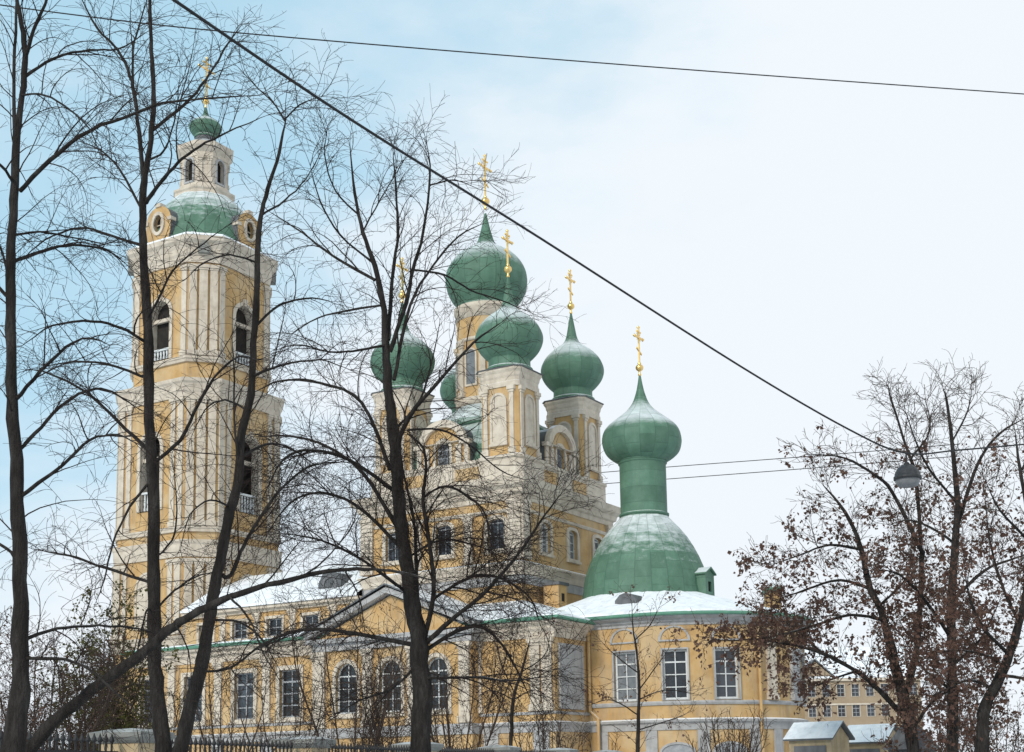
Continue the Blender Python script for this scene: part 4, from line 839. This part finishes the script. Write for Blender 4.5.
# ------------------------------------------------------------------ houses behind
def house(name,px0,px1,Y,ze,zr,dep,label,rows,ncol,wm='farwall',gable=None,ww=1.3,wh=2.1,chim=()):
    a=at(px0,760,Y); c=at(px1,760,Y); Wd=c.x-a.x; o=empty(name,(a.x,Y,0),0); tag(o,label,'house')
    f0=frame(0,0,0); xs=[Wd*(i+.5)/ncol for i in range(ncol)]
    b=MB(); b.panel(f0,[(0,0),(Wd,0),(Wd,ze),(0,ze)],[outline(x,z,ww,wh) for z in rows for x in xs],0,0,.3)
    b.panel(frame(Wd,0,PI/2),[(0,0),(dep,0),(dep,ze),(0,ze)],[],0,0); b.panel(frame(0,dep,-PI/2),[(0,0),(dep,0),(dep,ze),(0,ze)],[],0,0); b.panel(frame(Wd,dep,PI),[(0,0),(Wd,0),(Wd,ze),(0,ze)],[],0,0)
    b.build('wall',M[wm],o)
    for z in rows:
        for x in xs: window(o,f0,x,z,ww,wh,depth=.25,nx=2,nz=3,surr=.1,bar=.08,sill=False,sash='sashgrey')
    b=MB(); b.box(f0,-.3,Wd+.3,-.2,.4,ze-.5,ze); b.box(f0,-.1,Wd+.1,-.1,.2,ze-4.7,ze-4.4); b.build('cornice',M['trim'],o)
    r=MB(); V=[(-.4,-.5,ze),(Wd+.4,-.5,ze),(Wd+.4,dep/2,zr),(-.4,dep/2,zr),(-.4,dep+.5,ze),(Wd+.4,dep+.5,ze)]; r.add(V,[(0,1,2,3),(3,2,5,4),(0,3,4),(1,5,2)])
    rf=r.build('roof',M['snowroof'],o)
    for x,d,w_,z1 in chim:
        b=MB(); fr=frame(x,d,0); b.box(fr,-w_/2,w_/2,-w_/2,w_/2,ze,z1); b.box(fr,-w_/2-.08,w_/2+.08,-w_/2-.08,w_/2+.08,z1+.003,z1+.16,1); b.loft([at_z(rect(x-w_/2*q,x+w_/2*q,d-w_/2*q,d+w_/2*q),zz) for q,zz in((1.2,z1+.163),(1.15,z1+.35),(.5,z1+.6))],1); b.build('chimney',[M[wm],M['green']],rf)
    if gable:
        x,gw,gh=gable; b=MB(); fr=frame(x,0,0); b.plate(fr,[(-gw/2,ze+.05),(gw/2,ze+.05),(0,ze+gh)],-3,.0,0)
        for s in(-1,1):
            V=[fr(s*(gw/2+.3),d,ze) for d in(.25,-5)]+[fr(0,d,ze+gh+.2) for d in(-5,.25)]; V+=[(p[0],p[1],p[2]+.25) for p in V]; b.add(V,[(0,1,2,3),(4,5,6,7),(0,3,7,4)],1)
        b.build('roof_gable',[M[wm],M['greymetal']],o)
    return o
house('house',793,925,240,17.4,23.4,15,'distant dull yellow house with rows of windows and snowy roof below the leafy trees',[2.5,6.6,10.7,14.2],9,gable=(4.6,6.5,3.0))
house('house',720,797,88,8.6,9.6,8,'low yellow house almost hidden behind the apse, with a tall chimney',[2.2,5.6],4,wm='ochre',chim=((4.02,1.2,.95,13.1),))

# ------------------------------------------------------------------ daylight
SUN_AZ,SUN_EL=R(214),R(30)        # compass: 0 = +Y, clockwise
w=bpy.data.worlds.new('World'); sc.world=w; w.use_nodes=True; N=w.node_tree.nodes; L=w.node_tree.links
bg=N['Background']; bg.inputs['Strength'].default_value=.1
sky=N.new('ShaderNodeTexSky'); sky.sky_type='NISHITA'; sky.sun_disc=False; sky.sun_elevation=SUN_EL; sky.sun_rotation=SUN_AZ; sky.dust_density=2.; sky.ozone_density=2.
tc=N.new('ShaderNodeTexCoord'); mp=N.new('ShaderNodeMapping'); mp.inputs['Scale'].default_value=(1,1,2.2); L.new(tc.outputs['Generated'],mp.inputs['Vector'])
nz=N.new('ShaderNodeTexNoise'); nz.inputs['Scale'].default_value=2.6; nz.inputs['Detail'].default_value=7; nz.inputs['Roughness'].default_value=.55; L.new(mp.outputs['Vector'],nz.inputs['Vector'])
sx=N.new('ShaderNodeSeparateXYZ'); L.new(tc.outputs['Generated'],sx.inputs[0])
def mth(op,a,bv):
    x=N.new('ShaderNodeMath'); x.operation=op; L.new(a,x.inputs[0])
    if isinstance(bv,(int,float)): x.inputs[1].default_value=bv
    else: L.new(bv,x.inputs[1])
    return x.outputs[0]
cov=mth('ADD',mth('ADD',mth('MULTIPLY',sx.outputs['X'],1.25),mth('MULTIPLY',sx.outputs['Z'],-1.0)),mth('MULTIPLY',nz.outputs['Fac'],1.9))
mr=N.new('ShaderNodeMapRange'); mr.interpolation_type='SMOOTHSTEP'; mr.inputs['From Min'].default_value=.10; mr.inputs['From Max'].default_value=.78; mr.inputs['To Min'].default_value=.12; mr.inputs['To Max'].default_value=1; L.new(cov,mr.inputs['Value'])
mx=N.new('ShaderNodeMix'); mx.data_type='RGBA'; L.new(mr.outputs['Result'],mx.inputs['Factor']); mv=N.new('ShaderNodeMix'); mv.data_type='RGBA'; mv.inputs['Factor'].default_value=.8; L.new(sky.outputs['Color'],mv.inputs['A']); mv.inputs['B'].default_value=(2.9,5.0,6.15,1)   # thin bright veil
L.new(mv.outputs['Result'],mx.inputs['A']); mx.inputs['B'].default_value=(5.75,6.15,6.5,1)
L.new(mx.outputs['Result'],bg.inputs['Color'])
sd=bpy.data.lights.new('sun','SUN'); so=bpy.data.objects.new('sun',sd); COL.objects.link(so); sd.energy=1.5; sd.angle=R(12); sd.color=(1,.93,.84)
dirv=Vector((math.sin(SUN_AZ)*math.cos(SUN_EL),math.cos(SUN_AZ)*math.cos(SUN_EL),math.sin(SUN_EL))); so.rotation_euler=(dirv).to_track_quat('Z','Y').to_euler(); so.location=dirv*60+Vector((0,40,0))
vs=sc.view_settings; vs.view_transform='Standard'; vs.look='None'; vs.exposure=.62; vs.gamma=1; vs.use_curve_mapping=False
sc.render.engine='CYCLES'; sc.cycles.max_bounces=8
